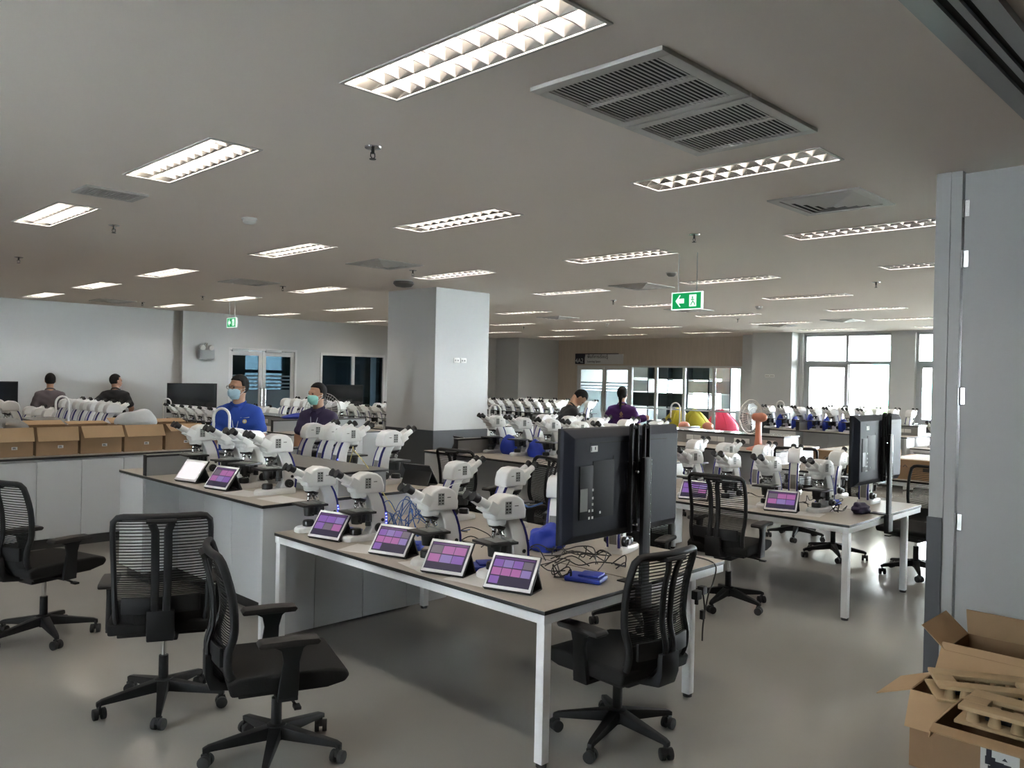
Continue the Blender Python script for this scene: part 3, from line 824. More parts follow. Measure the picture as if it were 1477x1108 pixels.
def bench(x0, bank, label, sink=True):
    sm = 3.7
    S0, S1, SX = 2.45, 4.97, 4.44
    t = thing('lab_bench', label, 'lab bench', (x0, Yof(bank, sm), 0), group='laboratory island benches')
    B = lambda: LB(bank, sm)
    w = part('worktop', B().b(0, 1.65, S0, S1, BZ - 0.004, BZ), 'laminate', t)
    link('edge', B().b(0, 1.65, S0, S1, BZ - 0.024, BZ - 0.004).mesh('edge', 0.002), 'black_edge', w)
    for i in range(4):
        xa = 0.012 + i * 0.4075
        part('end_panel', B().b(xa, xa + 0.403, S0 + 0.01, S0 + 0.03, 0.02, BZ - 0.024), 'cabinet', t, 0.002)
    part('carcass', B().b(0.32, 1.33, S0 + 0.031, SX - 0.001, 0.10, BZ - 0.024).b(0.02, 1.63, SX, S1 - 0.022, 0.10, BZ - 0.024).b(0.014, 1.636, S0 + 0.030, S0 + 0.05, 0.02, BZ - 0.024), 'cabinet', t)
    part('plinth', B().b(0.35, 1.30, S0 + 0.06, SX, 0, 0.10).b(0.06, 1.59, SX, S1 - 0.06, 0, 0.10), 'plinth', t)
    for sd, (xa, xb) in ((-1, (0.300, 0.318)), (1, (1.332, 1.35))):
        for i in range(4):
            a = S0 + 0.055 + i * 0.482
            part('kneehole_panel', B().b(xa, xb, a, a + 0.478, 0.10, BZ - 0.03), 'cabinet', t, 0.002)
        xa, xb = ((0.0, 0.018) if sd < 0 else (1.632, 1.65))
        part('cabinet_door', B().b(xa + (0.002 if sd < 0 else -0.002), xb, SX + 0.002, S1 - 0.024, 0.10, BZ - 0.03), 'cabinet', t, 0.002)
    for i in range(4):
        xa = 0.012 + i * 0.4075
        part('end_panel', B().b(xa, xa + 0.403, S1 - 0.02, S1, 0.10, BZ - 0.024), 'cabinet', t, 0.002)
    # raised spine and cross ledge with black edges
    part('cross_ledge', B().b(0.004, 0.60, SX - 0.06, SX, BZ, 1.075), 'cabinet_grey', t)
    part('cross_ledge', B().b(1.02, 1.646, SX - 0.06, SX, BZ, 1.075), 'cabinet_grey', t)
    part('spine_ledge', B().b(0.60, 1.02, S0 + 0.02, SX, BZ, 1.075), 'cabinet_grey', t)
    cap = part('ledge_top', B().b(0.0, 0.585, SX - 0.065, SX + 0.005, 1.092, 1.096).b(1.035, 1.65, SX - 0.065, SX + 0.005, 1.092, 1.096).b(0.585, 1.035, S0 + 0.01, SX + 0.005, 1.092, 1.096), 'ledge_top', t)
    link('edge', B().b(0.0, 0.585, SX - 0.065, SX + 0.005, 1.075, 1.092).b(1.035, 1.65, SX - 0.065, SX + 0.005, 1.075, 1.092).b(0.585, 1.035, S0 + 0.01, SX + 0.005, 1.075, 1.092).b(0.0, 0.004, SX - 0.065, SX + 0.003, BZ, 1.076).mesh('edge', 0.001), 'black_edge', cap)
    sk = part('sink', B().b(0.62, 0.66, SX + 0.09, SX + 0.45, BZ, BZ + 0.006).b(1.0, 1.04, SX + 0.09, SX + 0.45, BZ, BZ + 0.006).b(0.66, 1.0, SX + 0.09, SX + 0.13, BZ, BZ + 0.006).b(0.66, 1.0, SX + 0.41, SX + 0.45, BZ, BZ + 0.006), 'steel', t, 0.002)
    link('basin', B().b(0.66, 1.0, SX + 0.13, SX + 0.41, BZ, BZ + 0.002).mesh('basin'), 'plinth', sk)
    # power sockets in the spine
    sp = MB().bx(-0.007, 0, -0.055, 0.055, -0.033, 0.033).mesh('socket_plate', 0.003)
    for i in range(5):
        for e in (-0.06, 0.06):
            s = S0 + 0.25 + i * 0.38 + e
            a = (1 if bank == 1 else -1) * (s - sm)
            link('socket_plate', sp, 'tube_white', t, (0.60, a, 1.0))
    return t
def tap(loc, rz, label):
    t = thing('gooseneck_tap', label, 'tap', loc, rz, group='white gooseneck taps')
    part('base', MB().lathe([(0.03, 0), (0.03, 0.02), (0.018, 0.05)], 14), 'tube_white', t)
    pts = [(0, 0, 0.04), (0, 0, 0.45)] + [(0.07 - 0.07 * cos(a), 0, 0.45 + 0.085 * sin(a)) for a in [pi * i / 10 for i in range(1, 11)]] + [(0.14, 0, 0.40)]
    part('spout', MB().tube(pts, 0.0125, 10), 'tube_white', t)
    part('nozzle', MB().cyl((0.14, 0, 0.40), (0.14, 0, 0.30), 0.015, 0.008, 10), 'tube_white', t)
    part('handle', MB().cyl((0, -0.02, 0.06), (0, -0.07, 0.075), 0.007, n=8), 'tube_white', t)
X0 = [2.69, 6.13, 9.58, 14.70]
names1 = ['front', 'second', 'third', 'far window']
for k, x0 in enumerate(X0):
    table(x0, 1, '%s white framed double desk with beige tops and black edges' % ['nearest', 'second', 'third', 'farthest'][k] + [' carrying a television', ' near the partition', ' behind the cardboard cartons', ' near the windows'][k])
    bench(x0, 1, ['nearest white lab bench behind the front desk with microscopes on both sides', 'lab bench beside the central pillar joined to the second desk', 'lab bench with a socket spine carrying the orange fan', 'lab bench with blue covered microscopes by the far windows'][k])
X2 = [2.69, 6.13, 9.58, 11.75]
for k, x0 in enumerate(X2):
    if k < 3:
        table(x0, 2, ['double desk at the far left under the microscope row', 'double desk under the wide black television', 'double desk left of the pillar under the far television'][k] + ' near the left wall')
    bench(x0, 2, ['lab bench behind the cartons with a packed microscope row', 'lab bench with a blue cover behind the man in blue', 'lab bench mostly hidden behind the central pillar', 'dark fronted lab bench right of the pillar with a microscope row'][k])
# tiles: side counter with cartons
ct = thing('side_counter', 'long white counter with panel fronts carrying open cartons at the left', 'counter', (2.55, 9.31, 0))
w = part('worktop', MB().bx(-1.95, 2.0, -0.44, 0.44, BZ - 0.004, BZ), 'laminate', ct)
link('edge', MB().bx(-1.95, 2.0, -0.44, 0.44, BZ - 0.026, BZ - 0.004).mesh('edge', 0.002), 'black_edge', w)
part('carcass', MB().bx(-1.93, 1.98, -0.40, 0.42, 0.10, BZ - 0.026), 'cabinet', ct)
part('plinth', MB().bx(-1.9, 1.95, -0.37, 0.40, 0, 0.10), 'plinth', ct)
pm = MB().bx(0, 0.405, -0.42, -0.402, 0.11, BZ - 0.05).mesh('front_panel', 0.002)
for i in range(9):
    link('front_panel', pm, 'cabinet', ct, (-1.91 + i * 0.41 + 0.16, 0, 0))
tap((3.58, 7.20, BZ), 2.6, 'white gooseneck tap in front of the man in the blue shirt')
tap((7.14, 7.20, BZ), 2.4, 'white gooseneck tap beside the central pillar')
tap((11.05, 7.12, BZ), 2.2, 'white gooseneck tap right of the woman in purple')
tap((14.98, 7.30, BZ), 2.1, 'white gooseneck tap at the left end of the far blue covered row')
tap((3.30, 10.80, BZ), 2.8, 'white gooseneck tap beside the man in the grey shirt')
tap((6.27, 15.25, TZ), -0.6, 'thin curved boom on a base left of the wide black television')  # tap model stands in for a boom apparatus, no tap here

# ------------------------------------------------------------------ televisions on poles
def television(x0, bank, label, slabel):
    y = 2.53 if bank == 1 else 15.34
    rz = 0 if bank == 1 else 0
    t = thing('television', label, 'television', (x0 + 0.725, y, 1.28), rz, group='televisions on desk poles')
    W, Hh = 0.97, 0.56
    f = 1 if bank == 1 else -1           # screen looks along +y for bank 1
    part('bezel', MB().bx(-W / 2, W / 2, min(0.018 * f, 0.034 * f), max(0.018 * f, 0.034 * f), -Hh / 2, Hh / 2), 'tv_black', t, 0.003)
    part('screen', MB().bx(-W / 2 + 0.012, W / 2 - 0.012, min(0.034 * f, 0.0352 * f), max(0.034 * f, 0.0352 * f), -Hh / 2 + 0.02, Hh / 2 - 0.012), 'screen_off', t)
    # back shell tapers inwards
    yo, yi = 0.018 * f, -0.035 * f
    vs = []
    for yy, m_ in ((yo, 0.0), (0.0, 0.004), (yi, 0.045)):
        a, b = W / 2 - m_, Hh / 2 - m_
        vs += [(-a, yy, -b), (a, yy, -b), (a, yy, b), (-a, yy, b)]
    fs = []
    for q in range(2):
        for i in range(4):
            fs.append((q * 4 + i, q * 4 + (i + 1) % 4, q * 4 + 4 + (i + 1) % 4, q * 4 + 4 + i))
    fs += [(3, 2, 1, 0), (8, 9, 10, 11)]
    part('back_shell', MB().add(vs, fs), 'tv_back', t, 0.004)
    if bank == 1:
        q = part('port_recess', MB().bx(-0.40, -0.30, -0.039, -0.034, -0.16, 0.10).bx(-0.30, -0.13, -0.037, -0.034, -0.16, 0.12), 'tv_black', t, 0.001)
        link('rating_label', MB().bx(-0.395, -0.34, -0.0402, -0.039, -0.12, -0.01).mesh('rating_label'), 'port_grey', q)
        pp = MB().bx(-0.006, 0.006, -0.0012, 0, -0.006, 0.006).mesh('port')
        for px_, pz in ((-0.30, -0.02), (-0.30, -0.06), (-0.30, -0.09), (-0.30, -0.12), (-0.325, -0.12), (-0.30, -0.155), (-0.325, -0.155), (-0.24, -0.135)):
            link('port', pp, 'sticker', q, (px_, -0.0385, pz))
        s = part('sticker', MB().bx(-0.32, -0.265, -0.0362, -0.035, 0.165, 0.195), 'sticker', t)
        link('print', MB().bx(-0.315, -0.31, -0.0366, -0.0362, 0.17, 0.19).bx(-0.287, -0.280, -0.0366, -0.0362, 0.175, 0.19).mesh('print'), 'ink', s)
        part('seam', MB().bx(-0.32, 0.33, -0.0365, -0.035, 0.206, 0.211).bx(-0.14, -0.133, -0.0365, -0.035, -0.16, 0.14), 'tv_black', t)
        part('mount_rail', MB().tube(catmull([(-0.01, -0.05, -0.26), (-0.01, -0.05, 0.25), (0.0, -0.05, 0.275), (0.03, -0.05, 0.275), (0.04, -0.05, 0.25), (0.04, -0.05, -0.26)], 4), 0.011, 8)
             .tube(catmull([(0.10, -0.05, -0.1), (0.10, -0.05, 0.25), (0.11, -0.05, 0.275), (0.13, -0.05, 0.275), (0.14, -0.05, 0.25), (0.14, -0.05, -0.1)], 4), 0.011, 8)
             .bx(-0.02, 0.15, -0.052, -0.036, -0.20, 0.10), 'tv_black', t)
        bm_ = MB().cyl((0, 0, 0), (0, -0.025, 0), 0.008, n=8).mesh('bolt')
        for pz in (0.05, -0.22): link('bolt', bm_, 'steel', t, (0.02, -0.052, pz))
    s = thing('television_pole', slabel, 'stand', (x0 + 0.83, 2.462 if bank == 1 else 15.42, 0), group='television poles')
    part('post', MB().bx(-0.035, 0.022, -0.012, 0.012, 0.64, 1.40), 'tv_black', s, 0.003)
    part('post_edge', MB().bx(0.023, 0.029, -0.0125, 0.0115, 0.70, 1.385), 'steel', s)
    part('clamp', MB().bx(-0.05, 0.045, -0.02, 0.02, 0.60, 0.735).bx(-0.05, 0.045, -0.02 if bank == 1 else -0.14, 0.14 if bank == 1 else 0.02, 0.7355, 0.743), 'tv_black', s, 0.003)
television(2.69, 1, 'large black television seen from behind on the front desk', 'black pole holding the large near television')
television(6.13, 1, 'black television seen from behind on the second desk by the partition', 'black pole holding the television by the partition')
television(2.69, 2, 'black television at the left edge of the photo', 'black pole of the television at the left edge')
television(6.13, 2, 'wide black television screen left of the man in the blue shirt', 'black pole of the wide television near the left wall')
television(9.58, 2, 'dark television screen behind the man in the navy shirt', 'black pole of the television behind the navy shirt man')
# ------------------------------------------------------------------ microscopes (user side is -x)
BACK = [(0.125, 0.0), (0.136, 0.04), (0.141, 0.09), (0.138, 0.15), (0.126, 0.205), (0.107, 0.258), (0.080, 0.306)]
FRONT = [(-0.035, 0.306), (-0.006, 0.286), (0.012, 0.256), (0.026, 0.215), (0.033, 0.17), (0.036, 0.12), (0.032, 0.075), (0.012, 0.048)]
ARMP = [(0.02, 0.0)] + BACK + FRONT
HEADP = [(-0.100, 0.302), (-0.110, 0.330), (-0.102, 0.375), (-0.066, 0.418), (-0.018, 0.436), (0.048, 0.430), (0.088, 0.402), (0.106, 0.350), (0.104, 0.302)]
D30 = Vector((-cos(radians(30)), 0, sin(radians(30))))
def stripe(mb, y0, y1):
    o = [(x + 0.0022, z) for x, z in BACK[1:]]
    i = [(x - 0.013, z) for x, z in BACK[1:]]
    mb.prism(o + i[::-1], y0, y1)
def base_mb(mb):
    pr = [(-0.152, -0.036), (-0.160, 0.0), (-0.152, 0.036), (-0.130, 0.054), (-0.06, 0.066), (0.07, 0.070), (0.128, 0.060), (0.134, 0.0), (0.128, -0.060), (0.07, -0.070), (-0.06, -0.066), (-0.130, -0.054)]
    n = len(pr); vs = []
    for z, sc, in ((0.0, 1.0), (0.030, 1.0), (0.046, 0.93)):
        for x, y in pr:
            zz = z * (0.75 + 0.25 * min(1, max(0, (x + 0.14) / 0.15)))
            vs.append((x * sc, y * sc, zz))
    fs = [tuple(range(n))[::-1], tuple(range(2 * n, 3 * n))]
    for q in range(2):
        fs += [(q * n + i, q * n + (i + 1) % n, (q + 1) * n + (i + 1) % n, (q + 1) * n + i) for i in range(n)]
    return mb.add(vs, fs)
def eyes(mbw, mbb):
    for s in (-1, 1):
        p = Vector((-0.138, 0.034 * s, 0.392))
        mbw.cyl(p - D30 * 0.03, p + D30 * 0.06, 0.0245, 0.0205, 14)
        mbb.cyl(p + D30 * 0.06, p + D30 * 0.088, 0.0215, 0.0215, 14)
        mbb.cyl(p + D30 * 0.088, p + D30 * 0.104, 0.0240, 0.0265, 14)
def binobody(mb):
    u = Vector((sin(radians(30)), 0, cos(radians(30))))
    c = Vector((-0.100, 0, 0.366))
    M = Matrix(((D30.x, 0, u.x, c.x), (0, 1, 0, 0), (D30.z, 0, u.z, c.z), (0, 0, 0, 1)))
    mb.bx(-0.03, 0.040, -0.060, 0.060, -0.030, 0.032, M)
    mb.cyl((-0.06, 0, 0.352), (-0.09, 0, 0.368), 0.044, 0.044, 16)
OBJ = [(-0.066, 0.0, 0.2), (-0.050, 0.026, -0.30), (-0.032, 0.0, -0.55), (-0.050, -0.026, -0.30)]
def objective(mb, i, band=False):
    ang = [0.10, -0.35, -0.75, -0.35][i]
    y = OBJ[i][1]
    p0 = Vector((OBJ[i][0], y, 0.256))
    d = Vector((-sin(ang) * 1.0, y * 4, -cos(ang))).normalized()
    L = [0.056, 0.048, 0.042, 0.048][i]
    if band: mb.cyl(p0 + d * L * 0.25, p0 + d * L * 0.4, 0.0112, n=10)
    else:
        mb.cyl(p0, p0 + d * L * 0.75, 0.0105, n=10)
        mb.cyl(p0 + d * L * 0.75, p0 + d * L, 0.009, 0.005, 10)
def build_scope():
    t = thing('microscope', 'x', 'microscope')
    part('base', base_mb(MB()), 'scope_white', t, 0.004)
    arm = part('arm', MB().prism(ARMP, -0.042, 0.042), 'scope_white', t, 0.010, 3)
    mb = MB(); stripe(mb, -0.0435, -0.030); stripe(mb, 0.030, 0.0435)
    link('blue_stripe', mb.mesh('blue_stripe', 0.001), 'scope_blue', arm)
    link('rear_panel', MB().prism([(0.139, 0.06), (0.1435, 0.09), (0.142, 0.14), (0.131, 0.195), (0.124, 0.195), (0.134, 0.14), (0.136, 0.09), (0.132, 0.06)], -0.025, 0.025).mesh('rear_panel', 0.001), 'port_grey', arm)
    hd = part('head', MB().prism(HEADP, -0.058, 0.058), 'scope_white', t, 0.014, 3)
    link('collar', MB().lathe([(0.034, 0.264), (0.050, 0.278), (0.055, 0.306), (0.048, 0.318)], 18, Matrix.Translation((-0.050, 0, 0))).mesh('collar', 0), 'scope_white', hd)
    pl = MB().bx(-0.036, 0.006, -0.0592, -0.0575, 0.335, 0.402).bx(-0.036, 0.006, 0.0575, 0.0592, 0.335, 0.402)
    plo = link('connector_plate', pl.mesh('connector_plate'), 'slide_grey', hd)
    # small ports on that plate stay third level: part of the head's plate mesh would hide them, so dark ones form one sub-part
    pt = MB()
    for i in range(3):
        for j in range(4):
            if i < 2 and j < 4:
                for q in (-1, 1):
                    pt.box((-0.025 + i * 0.020, q * 0.0595, 0.344 + j * 0.0165), (0.012 if (i + j) % 3 else 0.008, 0.0012, 0.009 if j % 2 else 0.006))
    link('ports', pt.mesh('ports', smooth=False), 'scope_black', hd)
    link('nameplate', MB().bx(0.026, 0.050, -0.0592, -0.0575, 0.374, 0.378).bx(0.026, 0.050, 0.0575, 0.0592, 0.374, 0.378).mesh('nameplate'), 'scope_black', hd)
    w, b = MB(), MB(); binobody(w)
    bb = part('binocular_body', w, 'scope_white', t, 0.006)
    for s in (-1, 1):
        p = Vector((-0.138, 0.034 * s, 0.392))
        e = part('eyepiece_tube', MB().cyl(p - D30 * 0.03, p + D30 * 0.06, 0.0245, 0.0205, 14), 'scope_white', t, 0.001)
        link('eyecup', MB().cyl(p + D30 * 0.06, p + D30 * 0.088, 0.0215, 0.0215, 14).cyl(p + D30 * 0.088, p + D30 * 0.104, 0.0240, 0.0265, 14).mesh('eyecup'), 'rubber', e)
    part('nosepiece', MB().cyl((-0.046, 0, 0.272), (-0.052, 0, 0.252), 0.050, 0.042, 20), 'scope_black', t, 0.002)
    for i in range(4):
        m1 = MB(); objective(m1, i); o = part('objective', m1, 'chrome', t)
        m2 = MB(); objective(m2, i, True); link('band', m2.mesh('band'), 'scope_black', o)
    st = part('stage', MB().bx(-0.150, 0.030, -0.095, 0.085, 0.176, 0.190).bx(-0.06, 0.034, -0.04, 0.04, 0.166, 0.178), 'scope_black', t, 0.002)
    link('slide_holder', MB().bx(-0.095, -0.015, -0.06, 0.055, 0.190, 0.193).bx(-0.01, 0.012, -0.08, 0.07, 0.190, 0.199).mesh('slide_holder', 0.001), 'slide_grey', st)
    link('coaxial_knob', MB().cyl((-0.02, -0.075, 0.178), (-0.02, -0.075, 0.13), 0.014, n=12).cyl((-0.02, -0.075, 0.13), (-0.02, -0.075, 0.100), 0.019, n=12).mesh('coaxial_knob'), 'scope_black', st)
    part('condenser', MB().cyl((-0.062, 0, 0.172), (-0.062, 0, 0.105), 0.040, 0.033, 18).bx(-0.062, 0.036, -0.026, 0.026, 0.11, 0.177).cyl((-0.062, 0, 0.125), (-0.062, -0.06, 0.118), 0.009, n=8), 'scope_black', t, 0.002)
    part('illuminator', MB().lathe([(0.038, 0.038), (0.039, 0.066), (0.033, 0.076), (0.02, 0.077)], 18, Matrix.Translation((-0.066, 0, 0))), 'scope_black', t)
    for s in (-1, 1):
        k = part('focus_knob', MB().cyl((0.078, s * 0.041, 0.074), (0.078, s * 0.068, 0.074), 0.031, 0.030, 20).cyl((0.078, s * 0.068, 0.074), (0.078, s * 0.085, 0.074), 0.019, 0.017, 16), 'scope_black', t, 0.002)
        link('torque_ring', MB().cyl((0.105, s * 0.040, 0.122), (0.105, s * 0.047, 0.122), 0.011, n=12).mesh('torque_ring'), 'scope_black', k)
    return t
def build_far_scope():
    t = thing('microscope', 'x', 'microscope')
    part('stand', base_mb(MB()).prism(ARMP, -0.042, 0.042), 'scope_white', t, 0.004, 1)
    mb = MB(); stripe(mb, -0.0435, -0.030); stripe(mb, 0.030, 0.0435)
    part('blue_stripe', mb, 'scope_blue', t)
    w, b = MB(), MB(); eyes(w, b); binobody(w)
    h = part('head', MB().prism(HEADP, -0.058, 0.058).lathe([(0.034, 0.264), (0.050, 0.278), (0.055, 0.306)], 12, Matrix.Translation((-0.050, 0, 0))), 'scope_white', t, 0.008, 1)
    link('binocular_tubes', w.mesh('binocular_tubes', 0), 'scope_white', h)
    part('eyecups', b, 'rubber', t)
    n = MB().cyl((-0.046, 0, 0.272), (-0.052, 0, 0.252), 0.050, 0.042, 12)
    part('nosepiece', n, 'scope_black', t)
    o = MB()
    for i in range(4): objective(o, i)
    part('objectives', o, 'chrome', t)
    part('stage', MB().bx(-0.150, 0.030, -0.095, 0.085, 0.176, 0.190).cyl((-0.062, 0, 0.176), (-0.062, 0, 0.105), 0.040, 0.033, 12).bx(-0.062, 0.036, -0.026, 0.026, 0.11, 0.177).cyl((-0.02, -0.075, 0.176), (-0.02, -0.075, 0.100), 0.017, n=8).cyl((-0.066, 0, 0.038), (-0.066, 0, 0.076), 0.038, n=12), 'scope_black', t)
    part('focus_knobs', MB().cyl((0.078, -0.083, 0.074), (0.078, 0.083, 0.074), 0.030, n=14), 'scope_black', t)
    return t
SCOPE = build_scope(); kids(SCOPE)
FARSC = build_far_scope(); kids(FARSC)
LEDM = MB()
for z in (0.10, 0.12, 0.14, 0.16):
    for q in (-1, 1):
        LEDM.box((0.1325 if z < 0.15 else 0.129, q * 0.0438, z), (0.008, 0.0012, 0.009))
LEDM = LEDM.mesh('status_light')
_used = {'S': False, 'F': False}
SC_SCALE = 1.0
def place_scopes(pts, rot, z, far, phrase, anchor, group, jit=6, leds=(), sc=SC_SCALE):
    rs = random.Random(len(pts) * 7 + int(z * 100) + len(phrase))
    out = []
    for i, p in enumerate(pts):
        rz = radians(rot + (p[2] if len(p) > 2 else rs.uniform(-jit, jit)))
        lab = 'microscope %s from %s %s' % (ORD[i] if len(pts) > 1 else 'only one', anchor, phrase)
        key = 'F' if far else 'S'; src = FARSC if far else SCOPE
        if not _used[key]:
            _used[key] = True; o = src; o.location = (p[0], p[1], z); o.rotation_euler = (0, 0, rz); o['label'] = lab; o['group'] = group
        else:
            o = dup(src, (p[0], p[1], z), rz, lab, group)
        o.scale = (sc, sc, sc)
        if i in leds: link('status_light', LEDM, 'led_blue', o)
        out.append(o)
    return out
def line(x, ya, yb, n, dx=0.0):
    return [(x + dx * i / max(1, n - 1), ya + (yb - ya) * i / max(1, n - 1)) for i in range(n)]
place_scopes([(3.12, 3.10, 0), (3.03, 3.55, 3), (3.10, 4.35, 4), (3.03, 4.80, 5)], -10, TZ, False, 'along the near side of the front desk', 'the television', 'front desk near microscopes', leds=(2, 3))
place_scopes([(3.03, 5.36, 0), (3.05, 5.78, 22), (3.06, 6.08, 8), (3.03, 6.58, 0)], -4, BZ, False, 'on the near side of the front bench', 'the desk', 'front bench near microscopes')
place_scopes([(4.12, 3.05, 12), (3.98, 3.47, 30), (4.10, 4.02, 0), (4.05, 4.52, 0)], 180, TZ, False, 'along the back side of the front desk', 'the television', 'front desk back microscopes', leds=(1, 3))
place_scopes([(4.02, 5.32, 0), (3.99, 5.87, 0), (3.99, 6.11, 4), (3.97, 6.38, -6)], 180, BZ, False, 'on the back side of the front bench', 'the desk', 'front bench back microscopes', leds=(1,))
place_scopes([(6.70, 2.92, 0), (6.58, 3.32, 6), (6.57, 3.70, 8), (6.58, 4.10, 0), (6.6, 4.55, 0)], -8, TZ, False, 'along the near side of the second desk', 'the partition', 'second desk near microscopes')
place_scopes([(7.54, 2.84, 0), (7.66, 3.18, 0), (7.56, 3.56, 20), (7.68, 3.97, 0), (7.6, 4.33, -12), (7.68, 4.75, 0)], 180, TZ, False, 'along the back side of the second desk', 'the partition', 'second desk back microscopes')
place_scopes([(6.63, 5.10), (6.63, 5.5), (6.65, 5.92), (6.67, 6.37), (6.65, 6.78)], -6, BZ, False, 'on the near side of the bench by the pillar', 'the second desk', 'pillar bench near microscopes', jit=4)
place_scopes(line(7.45, 5.1, 6.75, 5), 180, BZ, True, 'on the back side of the bench by the pillar', 'the second desk', 'pillar bench back microscopes')
place_scopes(line(15.05, 5.75, 7.62, 7), -6, BZ, True, 'in the blue covered row by the far windows', 'the partition side', 'far window bench near microscopes', jit=10)
place_scopes(line(15.95, 5.3, 6.9, 6), 180, BZ, True, 'in the rearmost row by the far windows', 'the partition side', 'far window bench back microscopes')
place_scopes([(15.35, 4.30), (15.4, 4.72)], 0, TZ, True, 'on the desk by the far windows', 'the partition', 'far window desk microscopes')
place_scopes(line(12.05, 10.55, 12.42, 8), -4, BZ, True, 'in the row right of the pillar', 'the bending man', 'far bench near microscopes', jit=4)
place_scopes(line(12.95, 10.5, 12.4, 6), 180, BZ, True, 'in the rear row right of the pillar', 'the bending man', 'far bench back microscopes')
place_scopes(line(3.95, 11.2, 13.0, 7), 180, BZ, True, 'in the packed row behind the cartons', 'the black shirted man', 'left bench microscopes', jit=3)
place_scopes(line(3.95, 13.3, 14.8, 4), 180, TZ, True, 'at the far left edge in front of the screen', 'the packed row', 'left desk microscopes')
place_scopes(line(3.02, 12.2, 12.9, 2), 0, BZ, True, 'at the left edge above the plastic wrapping', 'the carton counter', 'left edge microscopes')
place_scopes(line(6.42, 13.2, 15.0, 6), 0, TZ, True, 'in the row below the wide black television', 'the man in blue', 'television desk microscopes', jit=14)
place_scopes(line(7.42, 11.2, 12.8, 6), 180, BZ, True, 'in the row behind the blue dust cover', 'the man in navy', 'second left bench microscopes', jit=4)
place_scopes(line(7.42, 13.3, 14.8, 4), 180, TZ, True, 'on the desk right of the wide black television', 'the blue cover row', 'second left desk microscopes')
place_scopes(line(9.95, 13.25, 14.9, 5), 0, TZ, True, 'in the row left of the pillar', 'the pillar', 'third left desk microscopes', jit=8)
place_scopes(line(10.9, 13.4, 14.9, 4), 180, TZ, True, 'in the rear row left of the pillar', 'the pillar', 'third left desk rear microscopes')

# ------------------------------------------------------------------ tablets on folio stands (screen looks to -x)
TW, TH = 0.26, 0.19
def tablet(loc, rz, style, label):
    t = thing('tablet', label, 'tablet', loc, rz, group='tablets on folio stands')
    a = radians(52)
    # frame: u along y, v up the slope, n normal towards -x
    M = Matrix(((cos(a), 0, -sin(a), -0.06), (0, -1, 0, 0), (sin(a), 0, cos(a), 0.012), (0, 0, 0, 1)))
    def P(mb): return mb
    L = MB().bx(0, TH + 0.008, -TW / 2 - 0.004, TW / 2 + 0.004, -0.012, -0.001, M)
    part('case', L, 'tablet_case', t, 0.002)
    top = M @ Vector((TH * 0.72, 0, -0.012)); bot = M @ Vector((0, 0, -0.012))
    hx = top.x + 0.02
    part('folio_stand', MB().prism([(top.x, top.z), (top.x + 0.055, 0.004), (top.x + 0.049, 0.0), (bot.x, 0.0), (bot.x, 0.004), (top.x + 0.043, 0.005), (top.x - 0.006, top.z - 0.006)], -TW / 2, TW / 2), 'tablet_case', t)
    part('body', MB().bx(0.002, TH + 0.004, -TW / 2, TW / 2, -0.002, 0.004, M), 'tablet_white', t, 0.002)
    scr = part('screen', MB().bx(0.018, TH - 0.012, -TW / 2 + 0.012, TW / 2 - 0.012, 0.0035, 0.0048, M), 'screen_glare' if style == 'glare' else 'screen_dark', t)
    if style != 'glare':
        cols, n = (4, 9) if style == 9 else (3, 7 if style == 7 else 6)
        w = (TW - 0.04) / cols; h = w * 0.72
        if cols == 3: h = w * 0.62
        ms = ['thumb_violet', 'thumb_pink', 'thumb_lilac', 'thumb_pink', 'thumb_violet', 'thumb_lilac', 'thumb_grey', 'thumb_violet', 'thumb_pink']
        link('title_bar', MB().bx(TH - 0.026, TH - 0.018, -TW / 2 + 0.02, TW / 2 - 0.02, 0.0046, 0.0051, M).mesh('title_bar'), 'screen_bar', scr)
        for i in range(n):
            c, r = i % cols, i // cols
            v1 = TH - 0.032 - r * (h + 0.006)
            u0 = -TW / 2 + 0.02 + c * w + w - 0.004
            if v1 - h < 0.02: continue
            link('thumbnail', MB().bx(v1 - h, v1, u0 - w + 0.004, u0, 0.0046, 0.0052, M).mesh('thumbnail'), ms[(i * 2 + style) % 9], scr)
    return t
tablet((2.92, 2.84, TZ), radians(18), 9, 'white tablet on black stand nearest the front desk corner')
tablet((2.90, 3.31, TZ), radians(18), 6, 'white tablet, second from the corner of the front desk, large pink thumbnails')
tablet((2.95, 3.86, TZ), radians(16), 9, 'white tablet between the two middle microscopes of the front desk')
tablet((2.93, 4.50, TZ), radians(14), 7, 'white tablet at the bench end of the front desk')
tablet((2.82, 5.78, BZ), radians(10), 6, 'white tablet with purple screen on the front bench')
tablet((2.83, 6.32, BZ), radians(12), 'glare', 'white tablet with bright glaring screen on the front bench')
tablet((6.42, 3.13, TZ), radians(14), 6, 'white tablet right of the chair on the second desk')
tablet((6.40, 3.95, TZ), radians(14), 7, 'white tablet partly behind the chair back on the second desk')
tablet((4.20, 5.14, BZ), radians(195), 6, 'black backed folio tablet leaning on the near bench corner by cables')
tablet((6.52, 7.20, BZ), radians(165), 6, 'dark tablet leaning on the sink end of the pillar bench')
